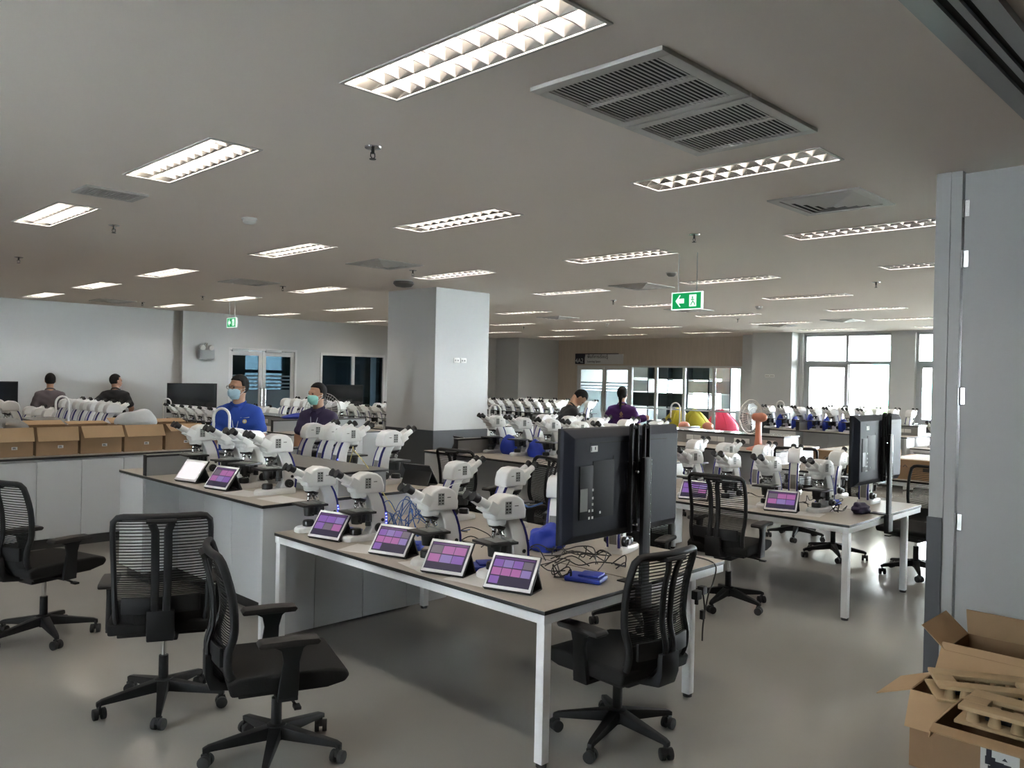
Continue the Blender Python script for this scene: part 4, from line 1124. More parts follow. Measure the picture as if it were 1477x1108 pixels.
# ------------------------------------------------------------------ office chairs (sitter looks along +x)
SIDE = catmull([(-0.205, 0, 0.47), (-0.262, 0, 0.55), (-0.272, 0, 0.64), (-0.248, 0, 0.74), (-0.262, 0, 0.90), (-0.312, 0, 1.07)], 6)
def bpt(u, v, off=0.0):
    f = v * (len(SIDE) - 1); i = min(int(f), len(SIDE) - 2); t = f - i
    p = SIDE[i].lerp(SIDE[i + 1], t)
    hwid = 0.205 + 0.03 * v if v < 0.8 else 0.229 + 0.0 * v
    return Vector((p.x + 0.035 * u * u - 0.01 - off, u * hwid, p.z))
def ribbon(mb, pts, hgt, th):
    n = len(pts)
    vs = []
    for p in pts:
        vs += [p + Vector((-th, 0, -hgt)), p + Vector((th, 0, -hgt)), p + Vector((th, 0, hgt)), p + Vector((-th, 0, hgt))]
    fs = []
    for i in range(n - 1):
        for k in range(4):
            fs.append((i * 4 + k, i * 4 + (k + 1) % 4, (i + 1) * 4 + (k + 1) % 4, (i + 1) * 4 + k))
    fs += [(3, 2, 1, 0), (n * 4 - 4, n * 4 - 3, n * 4 - 2, n * 4 - 1)]
    mb.add(vs, fs)
def build_chair():
    t = thing('office_chair', 'x', 'chair', group='black mesh office chairs')
    st = MB().prism([(-0.235, 0.462), (0.18, 0.452), (0.262, 0.468), (0.284, 0.495), (0.270, 0.522), (0.20, 0.536), (-0.20, 0.540), (-0.250, 0.520)], -0.25, 0.25)
    part('seat', st, 'chair_fabric', t, 0.026, 3)
    part('seat_pan', MB().bx(-0.20, 0.20, -0.21, 0.21, 0.438, 0.458), 'chair_black', t, 0.008)
    # frame loop
    loop = []
    for i in range(13): loop.append(bpt(-0.80 + 1.6 * i / 12, 0.02))
    loop += [bpt(0.93, 0.045), bpt(0.99, 0.10)]
    for i in range(1, 17): loop.append(bpt(1.0, 0.10 + 0.80 * i / 16))
    loop += [bpt(0.985, 0.955), bpt(0.90, 0.99)]
    for i in range(13): loop.append(bpt(0.78 - 1.56 * i / 12, 1.0))
    loop += [bpt(-0.90, 0.99), bpt(-0.985, 0.955)]
    for i in range(16): loop.append(bpt(-1.0, 0.90 - 0.80 * i / 16))
    loop += [bpt(-0.99, 0.10), bpt(-0.93, 0.045)]
    part('back_frame', MB().tube(loop, 0.019, 10, closed=True, flat=0.75), 'chair_black', t)
    ms = MB(); N = 54
    for i in range(N):
        v = 0.03 + 0.95 * i / (N - 1)
        ribbon(ms, [bpt(u, v) for u in (-0.97, -0.6, -0.2, 0.2, 0.6, 0.97)], 0.0026 if v > 0.42 else 0.0037, 0.0012)
    part('mesh_panel', ms, 'chair_fabric', t, smooth=False, kind='stuff')
    sp = MB()
    for u in (-0.13, 0.13):
        sp.tube([bpt(u * (1.5 if v > 0.9 else 1), v, 0.022 + 0.012 * sin(pi * v)) for v in [0.0 + 0.05 * i for i in range(20)]], 0.020, 8, flat=0.55)
    sp.tube([bpt(u, 0.965, 0.014) for u in (-0.3, -0.1, 0.1, 0.3)], 0.026, 8, flat=0.5)
    part('spine', sp, 'chair_black', t)
    part('back_bracket', MB().prism([(-0.20, 0.425), (-0.305, 0.44), (-0.325, 0.50), (-0.325, 0.60), (-0.295, 0.60), (-0.290, 0.51), (-0.26, 0.475), (-0.12, 0.455), (-0.12, 0.425)], -0.065, 0.065), 'chair_black', t, 0.008)
    lb = MB(); ribbon(lb, [bpt(u, 0.36, 0.012) for u in (-0.85, -0.6, -0.3, 0, 0.3, 0.6, 0.85)], 0.042, 0.008)
    part('lumbar_support', lb, 'chair_black', t, 0.004)
    for s in (-1, 1):
        a = part('armrest', MB().prism([(-0.045, 0.44), (0.045, 0.44), (0.05, 0.60), (0.065, 0.655), (0.09, 0.672), (-0.07, 0.672), (-0.03, 0.65), (-0.02, 0.60)], s * 0.268 - 0.013, s * 0.268 + 0.013).bx(-0.045, 0.045, min(s * 0.15, s * 0.28), max(s * 0.15, s * 0.28), 0.425, 0.445), 'chair_black', t, 0.006)
        link('arm_pad', MB().prism([(-0.125, 0.674), (-0.135, 0.686), (-0.12, 0.702), (0.02, 0.705), (0.125, 0.700), (0.138, 0.688), (0.125, 0.672)], s * 0.268 - 0.042, s * 0.268 + 0.042).mesh('arm_pad', 0.010, 2), 'arm_pad', a)
    part('tilt_mechanism', MB().bx(-0.13, 0.10, -0.075, 0.075, 0.385, 0.438), 'chair_black', t, 0.012)
    part('lever', MB().tube([(0.03, -0.07, 0.41), (0.03, -0.20, 0.405), (0.04, -0.25, 0.395)], 0.007, 6).box((0.042, -0.265, 0.393), (0.03, 0.05, 0.012)), 'chair_black', t)
    part('gas_lift', MB().cyl((0, 0, 0.27), (0, 0, 0.39), 0.014, n=14), 'chrome', t)
    part('gas_sleeve', MB().cyl((0, 0, 0.075), (0, 0, 0.275), 0.026, 0.024, 16), 'chair_black', t)
    part('hub', MB().lathe([(0.045, 0.085), (0.052, 0.12), (0.045, 0.15), (0.03, 0.155)], 18), 'chair_black', t)
    pr = [(0.03, 0.088), (0.03, 0.148), (0.30, 0.100), (0.325, 0.088), (0.325, 0.066), (0.295, 0.072)]
    n = len(pr)
    lg = MB().add([(x, -0.028 + 0.035 * max(0, x - 0.03) / 0.6 * 0.9, z) for x, z in pr] + [(x, 0.028 - 0.035 * max(0, x - 0.03) / 0.6 * 0.9, z) for x, z in pr],
                  [(i, (i + 1) % n, n + (i + 1) % n, n + i) for i in range(n)] + [tuple(range(n))[::-1], tuple(range(n, 2 * n))]).mesh('leg', 0.004)
    cw = MB().cyl((0, -0.030, 0.029), (0, -0.008, 0.029), 0.029, n=16).cyl((0, 0.008, 0.029), (0, 0.030, 0.029), 0.029, n=16).cyl((0, -0.03, 0.029), (0, 0.03, 0.029), 0.006, n=8).bx(-0.02, 0.02, -0.008, 0.008, 0.03, 0.062).cyl((0.01, 0, 0.055), (0.01, 0, 0.085), 0.007, n=8).mesh('caster', 0.002)
    for i in range(5):
        th = radians(36 + 72 * i)
        l = link('leg', lg, 'chair_black', t, (0, 0, 0), (0, 0, th))
        link('caster', cw, 'rubber', l, (0.31, 0, 0), (0, 0, radians(40 + 55 * i)))
    return t
CH = build_chair(); kids(CH)
CHAIRS = [
    (1.70, 6.00, 16, 0.0, 'black mesh office chair at the left edge turned sideways'),
    (1.82, 4.36, 64, 0.0, 'black mesh office chair seen squarely from behind before the front bench'),
    (1.97, 3.44, -20, 0.07, 'nearest black office chair in profile facing right in the foreground'),
    (3.31, 2.46, 86, 0.085, 'black mesh office chair pushed under the end of the front desk'),
    (5.93, 3.33, 6, 0.0, 'black mesh office chair on the near side of the second desk'),
    (8.42, 3.53, 178, 0.06, 'black office chair behind the second desk showing only its base'),
    (8.25, 2.66, 168, 0.06, 'black mesh office chair at the right end of the second desk by the partition'),
    (5.25, 5.05, 160, 0.0, 'black mesh office chair behind the microscopes on the back of the front bench'),
    (5.0, 3.62, 195, 0.05, 'black office chair just right of the large near television'),
    (9.10, 4.25, 20, 0.0, 'black office chair beside the third desk near the cartons'),
    (9.1, 6.1, 5, 0.0, 'black office chair in front of the fan bench'),
    (5.65, 6.1, 10, 0.0, 'black office chair tucked at the pillar bench kneehole'),
]
for i, (x, y, a, dz, lab) in enumerate(CHAIRS):
    if i == 0:
        CH.location = (x, y, 0); CH.rotation_euler = (0, 0, radians(a)); CH['label'] = lab; o = CH
    else:
        o = dup(CH, (x, y, 0), radians(a), lab)
    if dz:
        for c in o.children:
            if c.name.split('.')[0] not in ('leg', 'hub', 'gas_sleeve'):
                c.location.z -= dz

# ------------------------------------------------------------------ cartons and packing
def carton(loc, rz, w, d, h, flaps, label, group, light=False, fl=None, sticker=None, closed=False):
    t = thing('carton', label, 'cardboard box', loc, rz, group=group)
    c = 'cardboard'
    T = 0.005
    b = MB().bx(-w / 2, w / 2, -d / 2, -d / 2 + T, 0, h).bx(-w / 2, w / 2, d / 2 - T, d / 2, 0, h).bx(-w / 2, -w / 2 + T, -d / 2 + T, d / 2 - T, 0, h).bx(w / 2 - T, w / 2, -d / 2 + T, d / 2 - T, 0, h).bx(-w / 2 + T, w / 2 - T, -d / 2 + T, d / 2 - T, 0, T)
    part('body', b, c, t, smooth=False)
    for side, ang in flaps.items():
        L = fl or d * 0.45
        a = radians(ang)
        if side in 'fb':
            s = -1 if side == 'f' else 1
            o = Vector((0, s * d / 2, h)); dr = Vector((0, s * sin(a), cos(a))); ax = Vector((1, 0, 0)); hw_ = w / 2
        else:
            s = -1 if side == 'l' else 1
            o = Vector((s * w / 2, 0, h)); dr = Vector((s * sin(a), 0, cos(a))); ax = Vector((0, 1, 0)); hw_ = d / 2
        nn = dr.cross(ax).normalized() * 0.002
        q0, q1, q2, q3 = o - ax * hw_, o + ax * hw_, o + ax * (hw_ - 0.004) + dr * L, o - ax * (hw_ - 0.004) + dr * L
        part('flap', MB().add([q0 - nn, q1 - nn, q2 - nn, q3 - nn, q0 + nn, q1 + nn, q2 + nn, q3 + nn], [(0, 1, 2, 3), (7, 6, 5, 4), (0, 4, 5, 1), (1, 5, 6, 2), (2, 6, 7, 3), (3, 7, 4, 0)]), 'cardboard_light', t, smooth=False)
    if closed:
        part('lid', MB().bx(-w / 2, w / 2, -d / 2, -0.002, h, h + 0.004).bx(-w / 2, w / 2, 0.002, d / 2, h, h + 0.004), 'cardboard_light', t, smooth=False)
    if sticker:
        x, z, sw, sh2 = sticker
        s_ = part('sticker', MB().bx(x - sw / 2, x + sw / 2, -d / 2 - 0.0012, -d / 2, z - sh2 / 2, z + sh2 / 2), 'sticker', t)
        if sw < 0.1:
            link('print', MB().bx(x - sw * 0.35, x + sw * 0.2, -d / 2 - 0.0016, -d / 2 - 0.0012, z, z + sh2 * 0.25).bx(x - sw * 0.35, x + sw * 0.3, -d / 2 - 0.0016, -d / 2 - 0.0012, z - sh2 * 0.3, z - sh2 * 0.12).mesh('print'), 'ink', s_)
    return t
CX = [(1.62, 2.02), (2.045, 2.435), (2.455, 2.845), (2.865, 3.275), (3.295, 3.705), (3.73, 4.14)]
cl = ['open carton at the left edge of the counter holding plastic wrapping', 'open carton holding crumpled plastic, second on the counter', 'open carton, third along the counter with its flap hanging straight', 'open carton in the middle of the counter row with a tilted flap', 'open carton under the white plastic bag on the counter', 'last open carton on the counter beside the man in blue']
for i, (a, b) in enumerate(CX):
    carton(((a + b) / 2, 9.20, BZ), 0, b - a - 0.008, 0.40, 0.285, {'f': [150, 152, 158, 140, 142, 118][i], 'b': [80, 84, 76, 82, 70, 78][i]}, cl[i], 'open cartons on the counter', fl=0.15, sticker=(0.03, 0.085, 0.05, 0.028))
blob('plastic_wrap', (1.95, 9.18, BZ + 0.22), 0.22, 0.15, 0.12, 'clear_plastic', 'crumpled clear plastic wrapping in the leftmost cartons', 'plastic wrap', 5, 0.25)
blob('plastic_wrap', (2.28, 9.22, BZ + 0.22), 0.16, 0.14, 0.10, 'clear_plastic', 'smaller heap of clear plastic in the second carton', 'plastic wrap', 6, 0.25)
blob('plastic_bag', (3.52, 9.22, BZ + 0.20), 0.19, 0.13, 0.15, 'plastic_bag', 'white plastic bag bulging out of a carton on the counter', 'plastic bag', 9, 0.22)
blob('dust_cover', (3.30, 10.72, BZ), 0.42, 0.2, 0.12, 'blue_cover', 'crumpled blue dust cover behind the cartons at left', 'dust cover', 12, 0.16)
blob('dust_cover', (3.86, 10.70, BZ), 0.13, 0.12, 0.09, 'blue_cover', 'small blue dust cover at the foot of the packed microscope row', 'dust cover', 13, 0.16)
blob('dust_cover', (6.72, 11.16, BZ + 0.176), 0.34, 0.13, 0.055, 'blue_cover', 'blue dust cover spread on the bench behind the man in blue', 'dust cover', 14, 0.14)
blob('dust_cover', (6.66, 6.575, BZ), 0.06, 0.12, 0.14, 'blue_cover', 'blue cover bunched between two microscopes on the pillar bench', 'dust cover', 15, 0.10)
blob('dust_cover', (6.66, 6.145, BZ), 0.06, 0.12, 0.12, 'blue_cover', 'smaller blue cover bunched near the near television top', 'dust cover', 25, 0.10)
for i, y in enumerate((5.9, 6.22, 6.53, 6.84, 7.15, 7.45)):
    blob('dust_cover', (15.16, y, BZ), 0.11, 0.07, [0.19, 0.16, 0.17, 0.20, 0.16, 0.18][i], 'blue_cover', 'blue cover bunched between far window microscopes, %s from the right' % ORD[i], 'dust cover', 30 + i, 0.12, 'blue covers by the far windows')
# closed cartons on the third desk
def big_carton(loc, rz, w, d, h, label):
    t = carton(loc, rz, w, d, h, {}, label, 'large cartons on the third desk', closed=True)
    part('tape', MB().bx(-w / 2, w / 2, -0.03, 0.03, h + 0.004, h + 0.005), 'sticker', t)
    part('packing_sheet', MB().bx(-w / 2 + 0.05, w / 2 - 0.06, -d / 2 + 0.08, d / 2 - 0.05, h + 0.0055, h + 0.008), 'paper', t)
    text('stamp', '↑↑', 0.08, 'ink', t, (-w / 2 + 0.12, -d / 2 - 0.001, h * 0.5), RFY, 0.0005)
    part('hand_hole', MB().bx(0.1, 0.17, -d / 2 - 0.001, -d / 2 + 0.002, h * 0.45, h * 0.62), 'brown_dark', t)
big_carton((10.35, 4.05, TZ), -pi / 2, 0.66, 1.1, 0.25, 'large brown carton on the third desk left of the second television')
big_carton((10.25, 3.20, TZ), -pi / 2, 0.62, 0.95, 0.22, 'large brown carton on the third desk right of the second television')
# corner pile by the partition
ca = carton((3.80, 0.80, 0), -pi / 2, 0.56, 0.38, 0.42, {'f': 100, 'l': 165}, 'front carton of the corner pile with a printed white label', 'corner packing cartons', fl=0.07)
s_ = part('sticker', MB().bx(-0.105, 0.03, -0.1915, -0.19, 0.26, 0.395), 'sticker', ca)
lg = MB()
for x0_, x1_, z0_, z1_ in ((0.012, 0.035, 0.245, 0.275), (0.008, 0.05, 0.215, 0.247), (0.03, 0.085, 0.20, 0.235), (0.075, 0.115, 0.212, 0.232), (0.02, 0.06, 0.20, 0.212), (0.085, 0.13, 0.205, 0.216)):
    lg.bx(-0.095 + x0_ * 0.85, -0.095 + x1_ * 0.85, -0.1922, -0.1915, z0_ + 0.105, z1_ + 0.105)
lg.prism([(-0.03, 0.35), (-0.02, 0.362), (-0.01, 0.35)], -0.1922, -0.1915)
link('logo_print', lg.mesh('logo_print', smooth=False), 'ink', s_)
text('lettering', '10x2401', 0.028, 'ink', s_, (-0.085, -0.192, 0.275), RFY, 0.0004)
carton((4.27, 1.06, 0), -pi / 2, 0.54, 0.34, 0.36, {'l': 112, 'f': 150, 'b': 40}, 'middle carton of the corner pile with flaps folded open', 'corner packing cartons', fl=0.17)
carton((4.72, 1.13, 0), -pi / 2, 0.36, 0.40, 0.46, {'l': 48, 'b': -20, 'r': 4}, 'tall open carton against the partition door in the corner pile', 'corner packing cartons', fl=0.15)
def insert(loc, rz, tilt, label, ribs):
    t = thing('packing_insert', label, 'packing insert', loc, rz, group='moulded packing inserts')
    t.rotation_euler = (tilt, 0, rz)
    w, d = 0.42, 0.25
    part('upper_tray', MB().bx(-w / 2, w / 2, -d / 2, -d / 2 + 0.075, 0.055, 0.075).bx(-w / 2, w / 2, d / 2 - 0.09, d / 2, 0.055, 0.075).bx(-w / 2, -w / 2 + 0.09, -d / 2 + 0.075, d / 2 - 0.09, 0.055, 0.075).bx(w / 2 - 0.07, w / 2, -d / 2 + 0.075, d / 2 - 0.09, 0.055, 0.075), 'pulp', t, 0.006)
    part('lower_tray', MB().bx(-w / 2 - 0.01, w / 2 + 0.01, -d / 2 - 0.01, d / 2 + 0.01, 0, 0.014), 'pulp', t, 0.004)
    part('well', MB().bx(-w / 2 + 0.085, w / 2 - 0.065, -d / 2 + 0.07, d / 2 - 0.085, 0.014, 0.03), 'brown_dark', t)
    rm = MB().lathe([(0.026, 0.012), (0.018, 0.056)], 10).mesh('rib')
    for i in range(ribs):
        link('rib', rm, 'pulp', t, (-w / 2 + 0.05 + (w - 0.1) * i / (ribs - 1), -d / 2 + 0.028, 0))
        link('rib', rm, 'pulp', t, (-w / 2 + 0.05 + (w - 0.1) * i / (ribs - 1), d / 2 - 0.03, 0))
insert((3.80, 0.80, 0.425), -pi / 2, 0, 'moulded brown packing insert lying on the front carton', 5)
insert((4.24, 1.06, 0.365), -pi / 2 + 0.5, 0, 'moulded brown packing insert resting on the middle carton', 6)

# ------------------------------------------------------------------ fans
def fan(loc, rz, hgt, r, label, stand):
    t = thing('fan', label, 'fan', loc, rz)
    if stand:
        part('base', MB().lathe([(0.19, 0), (0.19, 0.02), (0.06, 0.05), (0.02, 0.06)], 24), 'tube_white', t)
        part('pole', MB().cyl((0, 0, 0.05), (0, 0, hgt), 0.018, n=12), 'tube_white', t)
    else:
        part('base', MB().lathe([(0.15, 0), (0.155, 0.012), (0.13, 0.03), (0.06, 0.05), (0.045, 0.06)], 24), 'orange_plastic', t)
        part('pole', MB().prism([(-0.05, 0.045), (0.05, 0.045), (0.032, 0.16), (0.028, hgt - 0.02), (-0.032, hgt - 0.02), (-0.034, 0.16)], -0.03, 0.03), 'orange_plastic', t, 0.01)
    mm = 'tube_white' if stand else 'orange_plastic'
    part('motor_housing', MB().ell((-0.03, 0, hgt + 0.02), 0.10, 0.062, 0.062, 18, 12).cyl((0.02, 0, hgt + 0.02), (0.085, 0, hgt + 0.02), 0.055, 0.045, 16), mm, t)
    c = Vector((0.13, 0, hgt + 0.02))
    cg = MB()
    for x, rr in ((-0.05, r * 0.55), (-0.025, r * 0.85), (0.0, r), (0.04, r * 0.86), (0.06, r * 0.5), (0.065, r * 0.2)):
        cg.tube([c + Vector((x, rr * cos(a), rr * sin(a))) for a in [2 * pi * i / 40 for i in range(40)]], 0.0055 if rr == r else 0.0026, 5, closed=True)
    for i in range(36):
        a = 2 * pi * i / 36
        q = lambda x, rr: c + Vector((x, rr * cos(a), rr * sin(a)))
        cg.tube([q(-0.06, r * 0.2), q(-0.05, r * 0.55), q(-0.025, r * 0.85), q(0, r), q(0.04, r * 0.86), q(0.06, r * 0.5), q(0.065, r * 0.2)], 0.0019, 4)
    part('cage', cg, 'fan_wire', t, kind='stuff')
    part('badge', MB().cyl(c + Vector((0.064, 0, 0)), c + Vector((0.069, 0, 0)), r * 0.22, n=20), mm, t)
    bl = MB().add([c + Vector((0.0, 0.02, -0.02)), c + Vector((0.01, 0.06, -0.10)), c + Vector((0.02, 0.13, -0.11)), c + Vector((0.025, r * 0.86, -0.02)), c + Vector((0.01, r * 0.8, 0.06)), c + Vector((-0.01, 0.05, 0.03)),
                   c + Vector((-0.003, 0.02, -0.02)), c + Vector((0.007, 0.06, -0.10)), c + Vector((0.017, 0.13, -0.11)), c + Vector((0.022, r * 0.86, -0.02)), c + Vector((0.007, r * 0.8, 0.06)), c + Vector((-0.013, 0.05, 0.03))],
                  [(0, 1, 2, 3, 4, 5), (11, 10, 9, 8, 7, 6)] + [(i, (i + 1) % 6, 6 + (i + 1) % 6, 6 + i) for i in range(6)])
    for i in range(3):
        R_ = Matrix.Translation(c) @ Matrix.Rotation(2 * pi * i / 3, 4, 'X') @ Matrix.Translation(-c)
        b2 = MB(); b2.add([R_ @ Vector(v) for v in bl.v], bl.f)
        part('blade', b2, 'fan_blade', t)
fan((9.88, 5.16, BZ), radians(78), 0.41, 0.225, 'orange table fan seen from behind standing on the socket bench', False)
fan((5.95, 9.35, 0), radians(238), 1.30, 0.225, 'white pedestal fan behind the man in the navy shirt', True)
# ------------------------------------------------------------------ people (signed distance field bodies, surface nets)
def nets(F, org, h):
    S = F < 0
    nx, ny, nz = F.shape
    acc = np.zeros((nx - 1, ny - 1, nz - 1, 3)); cnt = np.zeros((nx - 1, ny - 1, nz - 1))
    offs = [(i, j, k) for i in (0, 1) for j in (0, 1) for k in (0, 1)]
    def sub(A, o): return A[o[0]:nx - 1 + o[0], o[1]:ny - 1 + o[1], o[2]:nz - 1 + o[2]]
    for ax in range(3):
        for o in offs:
            if o[ax]: continue
            e = list(o); e[ax] = 1
            a, b = sub(F, o), sub(F, e)
            m = (a < 0) != (b < 0)
            t = np.where(m, a / np.where(m, a - b, 1), 0)
            for c in range(3):
                acc[..., c] += np.where(m, o[c] + (t if c == ax else 0), 0)
            cnt += m
    act = cnt > 0
    idx = -np.ones(act.shape, int)
    ii = np.argwhere(act)
    idx[act] = np.arange(len(ii))
    V = (ii + acc[act] / cnt[act][:, None]) * h + np.array(org)
    Q = []
    for ax in range(3):
        b_, c_ = (ax + 1) % 3, (ax + 2) % 3
        sl0 = [slice(1, -1)] * 3; sl0[ax] = slice(0, -1)
        sl1 = [slice(1, -1)] * 3; sl1[ax] = slice(1, None)
        A, B = S[tuple(sl0)], S[tuple(sl1)]
        for flip in (0, 1):
            m = (A & ~B) if not flip else (~A & B)
            p = np.argwhere(m)
            if len(p) == 0: continue
            p = p + np.array([0 if q == ax else 1 for q in range(3)])
            def at(db, dc):
                q = p.copy(); q[:, b_] -= db; q[:, c_] -= dc
                return idx[q[:, 0], q[:, 1], q[:, 2]]
            quad = np.stack([at(1, 1), at(0, 1), at(0, 0), at(1, 0)], 1)
            if flip: quad = quad[:, ::-1]
            Q.append(quad)
    return V, np.concatenate(Q)
def sdf_mesh(name, prims, h, k=0.03, cut=None, smooth=2, wrinkle=0):
    lo = np.min([np.minimum(np.array(p['a']), np.array(p['b'])) - max(p['ra'], p['rb']) - 0.05 for p in prims], axis=0)
    hi = np.max([np.maximum(np.array(p['a']), np.array(p['b'])) + max(p['ra'], p['rb']) + 0.05 for p in prims], axis=0)
    n = np.ceil((hi - lo) / h).astype(int) + 1
    F = np.full(n, 1.0)
    ax = [lo[i] + h * np.arange(n[i]) for i in range(3)]
    for p in prims:
        a, b = np.array(p['a'], float), np.array(p['b'], float)
        rm = max(p['ra'], p['rb']) + 0.06
        i0 = np.maximum(((np.minimum(a, b) - rm - lo) / h).astype(int), 0)
        i1 = np.minimum(((np.maximum(a, b) + rm - lo) / h).astype(int) + 2, n)
        sl = tuple(slice(i0[i], i1[i]) for i in range(3))
        G = np.stack(np.meshgrid(*[ax[i][sl[i]] for i in range(3)], indexing='ij'), -1)
        A = np.diag(p.get('s', (1, 1, 1))) @ np.array(p.get('R', np.eye(3))).T
        q = (G - a) @ A.T; bb = A @ (b - a)
        L = bb @ bb
        t = np.clip(q @ bb / L, 0, 1) if L > 1e-12 else np.zeros(q.shape[:-1])
        d = np.linalg.norm(q - t[..., None] * bb, axis=-1) - (p['ra'] + (p['rb'] - p['ra']) * t)
        d /= np.mean(p.get('s', (1, 1, 1)))
        f = F[sl]; kk = p.get('k', k)
        hh = np.clip(0.5 + 0.5 * (f - d) / kk, 0, 1)
        F[sl] = f * (1 - hh) + d * hh - kk * hh * (1 - hh)
    if cut is not None:
        G = np.stack(np.meshgrid(*ax, indexing='ij'), -1)
        F = np.maximum(F, cut(G))
    F[0] = F[-1] = 1; F[:, 0] = F[:, -1] = 1; F[:, :, 0] = F[:, :, -1] = 1
    V, Q = nets(F, lo, h)
    me = bpy.data.meshes.new(name)
    me.from_pydata(V.tolist(), [], Q.tolist())
    bm = bmesh.new(); bm.from_mesh(me)
    for _ in range(smooth):
        bmesh.ops.smooth_vert(bm, verts=bm.verts, factor=0.4, use_axis_x=True, use_axis_y=True, use_axis_z=True)
    bmesh.ops.recalc_face_normals(bm, faces=bm.faces)
    bm.to_mesh(me); bm.free()
    if wrinkle:
        co = np.zeros(len(me.vertices) * 3); me.vertices.foreach_get('co', co); co = co.reshape(-1, 3)
        nn = np.zeros(len(me.vertices) * 3); me.vertices.foreach_get('normal', nn); nn = nn.reshape(-1, 3)
        x, y, z = co.T
        d = np.sin(38 * z + 14 * y + 3 * np.sin(17 * x)) * np.sin(11 * y - 9 * z + 2 * np.sin(13 * z)) + 0.6 * np.sin(55 * z - 30 * np.abs(y) + 8 * x)
        co += nn * (d * wrinkle)[:, None]
        me.vertices.foreach_set('co', co.ravel()); me.update()
    me.shade_smooth()
    return me
def rotm(ax, a):
    return np.array(Matrix.Rotation(a, 3, ax))
def person(label, loc, rz, height, shirt, lean=0, head_yaw=0, head_pitch=0, arms=None, skin='skin', mask=None, glasses=False, tail=False, badge=None, collar=True, bulk=1.0, emblem=None, lanyard=False):
    S = height / 1.72
    hip = np.array([0, 0, 0.93])
    RL = rotm('Y', radians(lean))
    def U(p): return hip + RL @ (np.array(p, float) - hip)
    def C(a, b, ra, rb=None, R=None, s=None, k=None):
        d = dict(a=np.array(a, float), b=np.array(b, float), ra=ra, rb=ra if rb is None else rb)
        if R is not None: d['R'] = R
        if s is not None: d['s'] = s
        if k: d['k'] = k
        return d
    RH = RL @ rotm('Z', radians(head_yaw)) @ rotm('Y', radians(head_pitch))
    nb = U((0.0, 0, 1.44)); hc = U((0.035, 0, 1.615))
    def HD(p): return hc + RH @ np.array(p, float)
    arms = arms or {1: ((0.02, 0.25, 1.12), (0.10, 0.24, 0.88)), -1: ((0.02, -0.25, 1.12), (0.10, -0.24, 0.88))}
    sd = (1.5 / bulk, 1, 1)
    def torso(o):
        return [C(U((0, 0.085, 1.30)), U((0, -0.085, 1.30)), 0.115 * bulk + o, R=RL, s=sd, k=0.06), C(U((0.0, 0.05, 1.06)), U((0.0, -0.05, 1.06)), 0.118 * bulk + o, R=RL, s=sd, k=0.07),
                C(U((-0.005, 0.11, 1.368)), U((-0.005, -0.11, 1.368)), 0.064 + o, R=RL, s=(1.2, 1, 1), k=0.05), C(U((-0.01, 0, 1.42)), U((0.01, 0, 1.47)), 0.062 + o * 0.5, 0.056, k=0.05),
                C(hip + (0, 0.06, 0.02), hip + (0, -0.06, 0.02), 0.125 * bulk + o, s=(1.35, 1, 1), k=0.06)]
    def legs(o):
        r = []
        for s in (1, -1):
            r += [C((0, s * 0.09, 0.86), (0.015, s * 0.10, 0.48), 0.088 + o, 0.062 + o), C((0.015, s * 0.10, 0.48), (-0.01, s * 0.105, 0.09), 0.060 + o, 0.042 + o)]
        return r
    def uparm(o, f=1.0):
        r = []
        for s in (1, -1):
            sh = U((-0.01, s * 0.178, 1.358)); e, w = U(arms[s][0]), U(arms[s][1])
            r.append(C(sh, sh + (e - sh) * f, 0.055 + o, 0.046 + o + (0.010 if f < 1 else 0), k=0.04))
        return r
    head = [C(HD((-0.012, 0, 0.025)), HD((-0.012, 0, 0.025)), 0.098, R=RH, s=(1.0, 1.26, 0.95)), C(HD((0.030, 0, -0.045)), HD((0.024, 0, -0.060)), 0.070, 0.062, R=RH, s=(1, 1.18, 1)),
            C(HD((0.089, 0, 0.008)), HD((0.104, 0, -0.026)), 0.010, 0.014, k=0.012), C(HD((0.078, 0.035, 0.030)), HD((0.078, -0.035, 0.030)), 0.014, k=0.02),
            C(HD((0.085, 0.014, -0.062)), HD((0.085, -0.014, -0.062)), 0.010, k=0.012)]
    for s in (1, -1):
        head.append(C(HD((-0.012, s * 0.079, 0.012)), HD((-0.006, s * 0.080, -0.022)), 0.017, 0.012, R=RH, s=(1, 1.7, 1), k=0.01))
    neck = [C(U((-0.015, 0, 1.42)), HD((-0.03, 0, -0.05)), 0.056, 0.052)]
    fore = []; hands = []
    for s in (1, -1):
        e, w = U(arms[s][0]), U(arms[s][1])
        fore.append(C(e, w, 0.044, 0.029, k=0.02))
        d = (w - e) / np.linalg.norm(w - e)
        side = np.cross(d, np.array([0, 0, 1.0])); side = side / (np.linalg.norm(side) + 1e-9)
        nrm = np.cross(side, d)
        kn = w + d * 0.085
        hands.append(C(w, kn - d * 0.012, 0.025, 0.027, k=0.012)); hands.append(C(kn - d * 0.01 - side * 0.030, kn - d * 0.01 + side * 0.030, 0.0125, k=0.012))
        for i, L in enumerate((0.068, 0.078, 0.072, 0.056)):
            off = side * (i - 1.5) * 0.0245
            p0 = kn + off; p1 = p0 + (d * 0.9 - nrm * 0.25) * L * 0.55; p2 = p1 + (d * 0.6 - nrm * 0.75) * L * 0.5
            hands += [C(p0 - d * 0.02, p1, 0.0090, 0.0085, k=0.002), C(p1, p2, 0.0085, 0.0075, k=0.002)]
        q0 = w + d * 0.03 - side * 0.02; q1 = q0 + (d * 0.6 - side * 0.7) * 0.05; q2 = q1 + (d * 0.9 - nrm * 0.3) * 0.035
        hands += [C(q0, q1, 0.013, 0.0115, k=0.008), C(q1, q2, 0.0115, 0.0085, k=0.004)]
    body = torso(-0.004) + legs(-0.004) + uparm(0) + neck + head + fore + hands
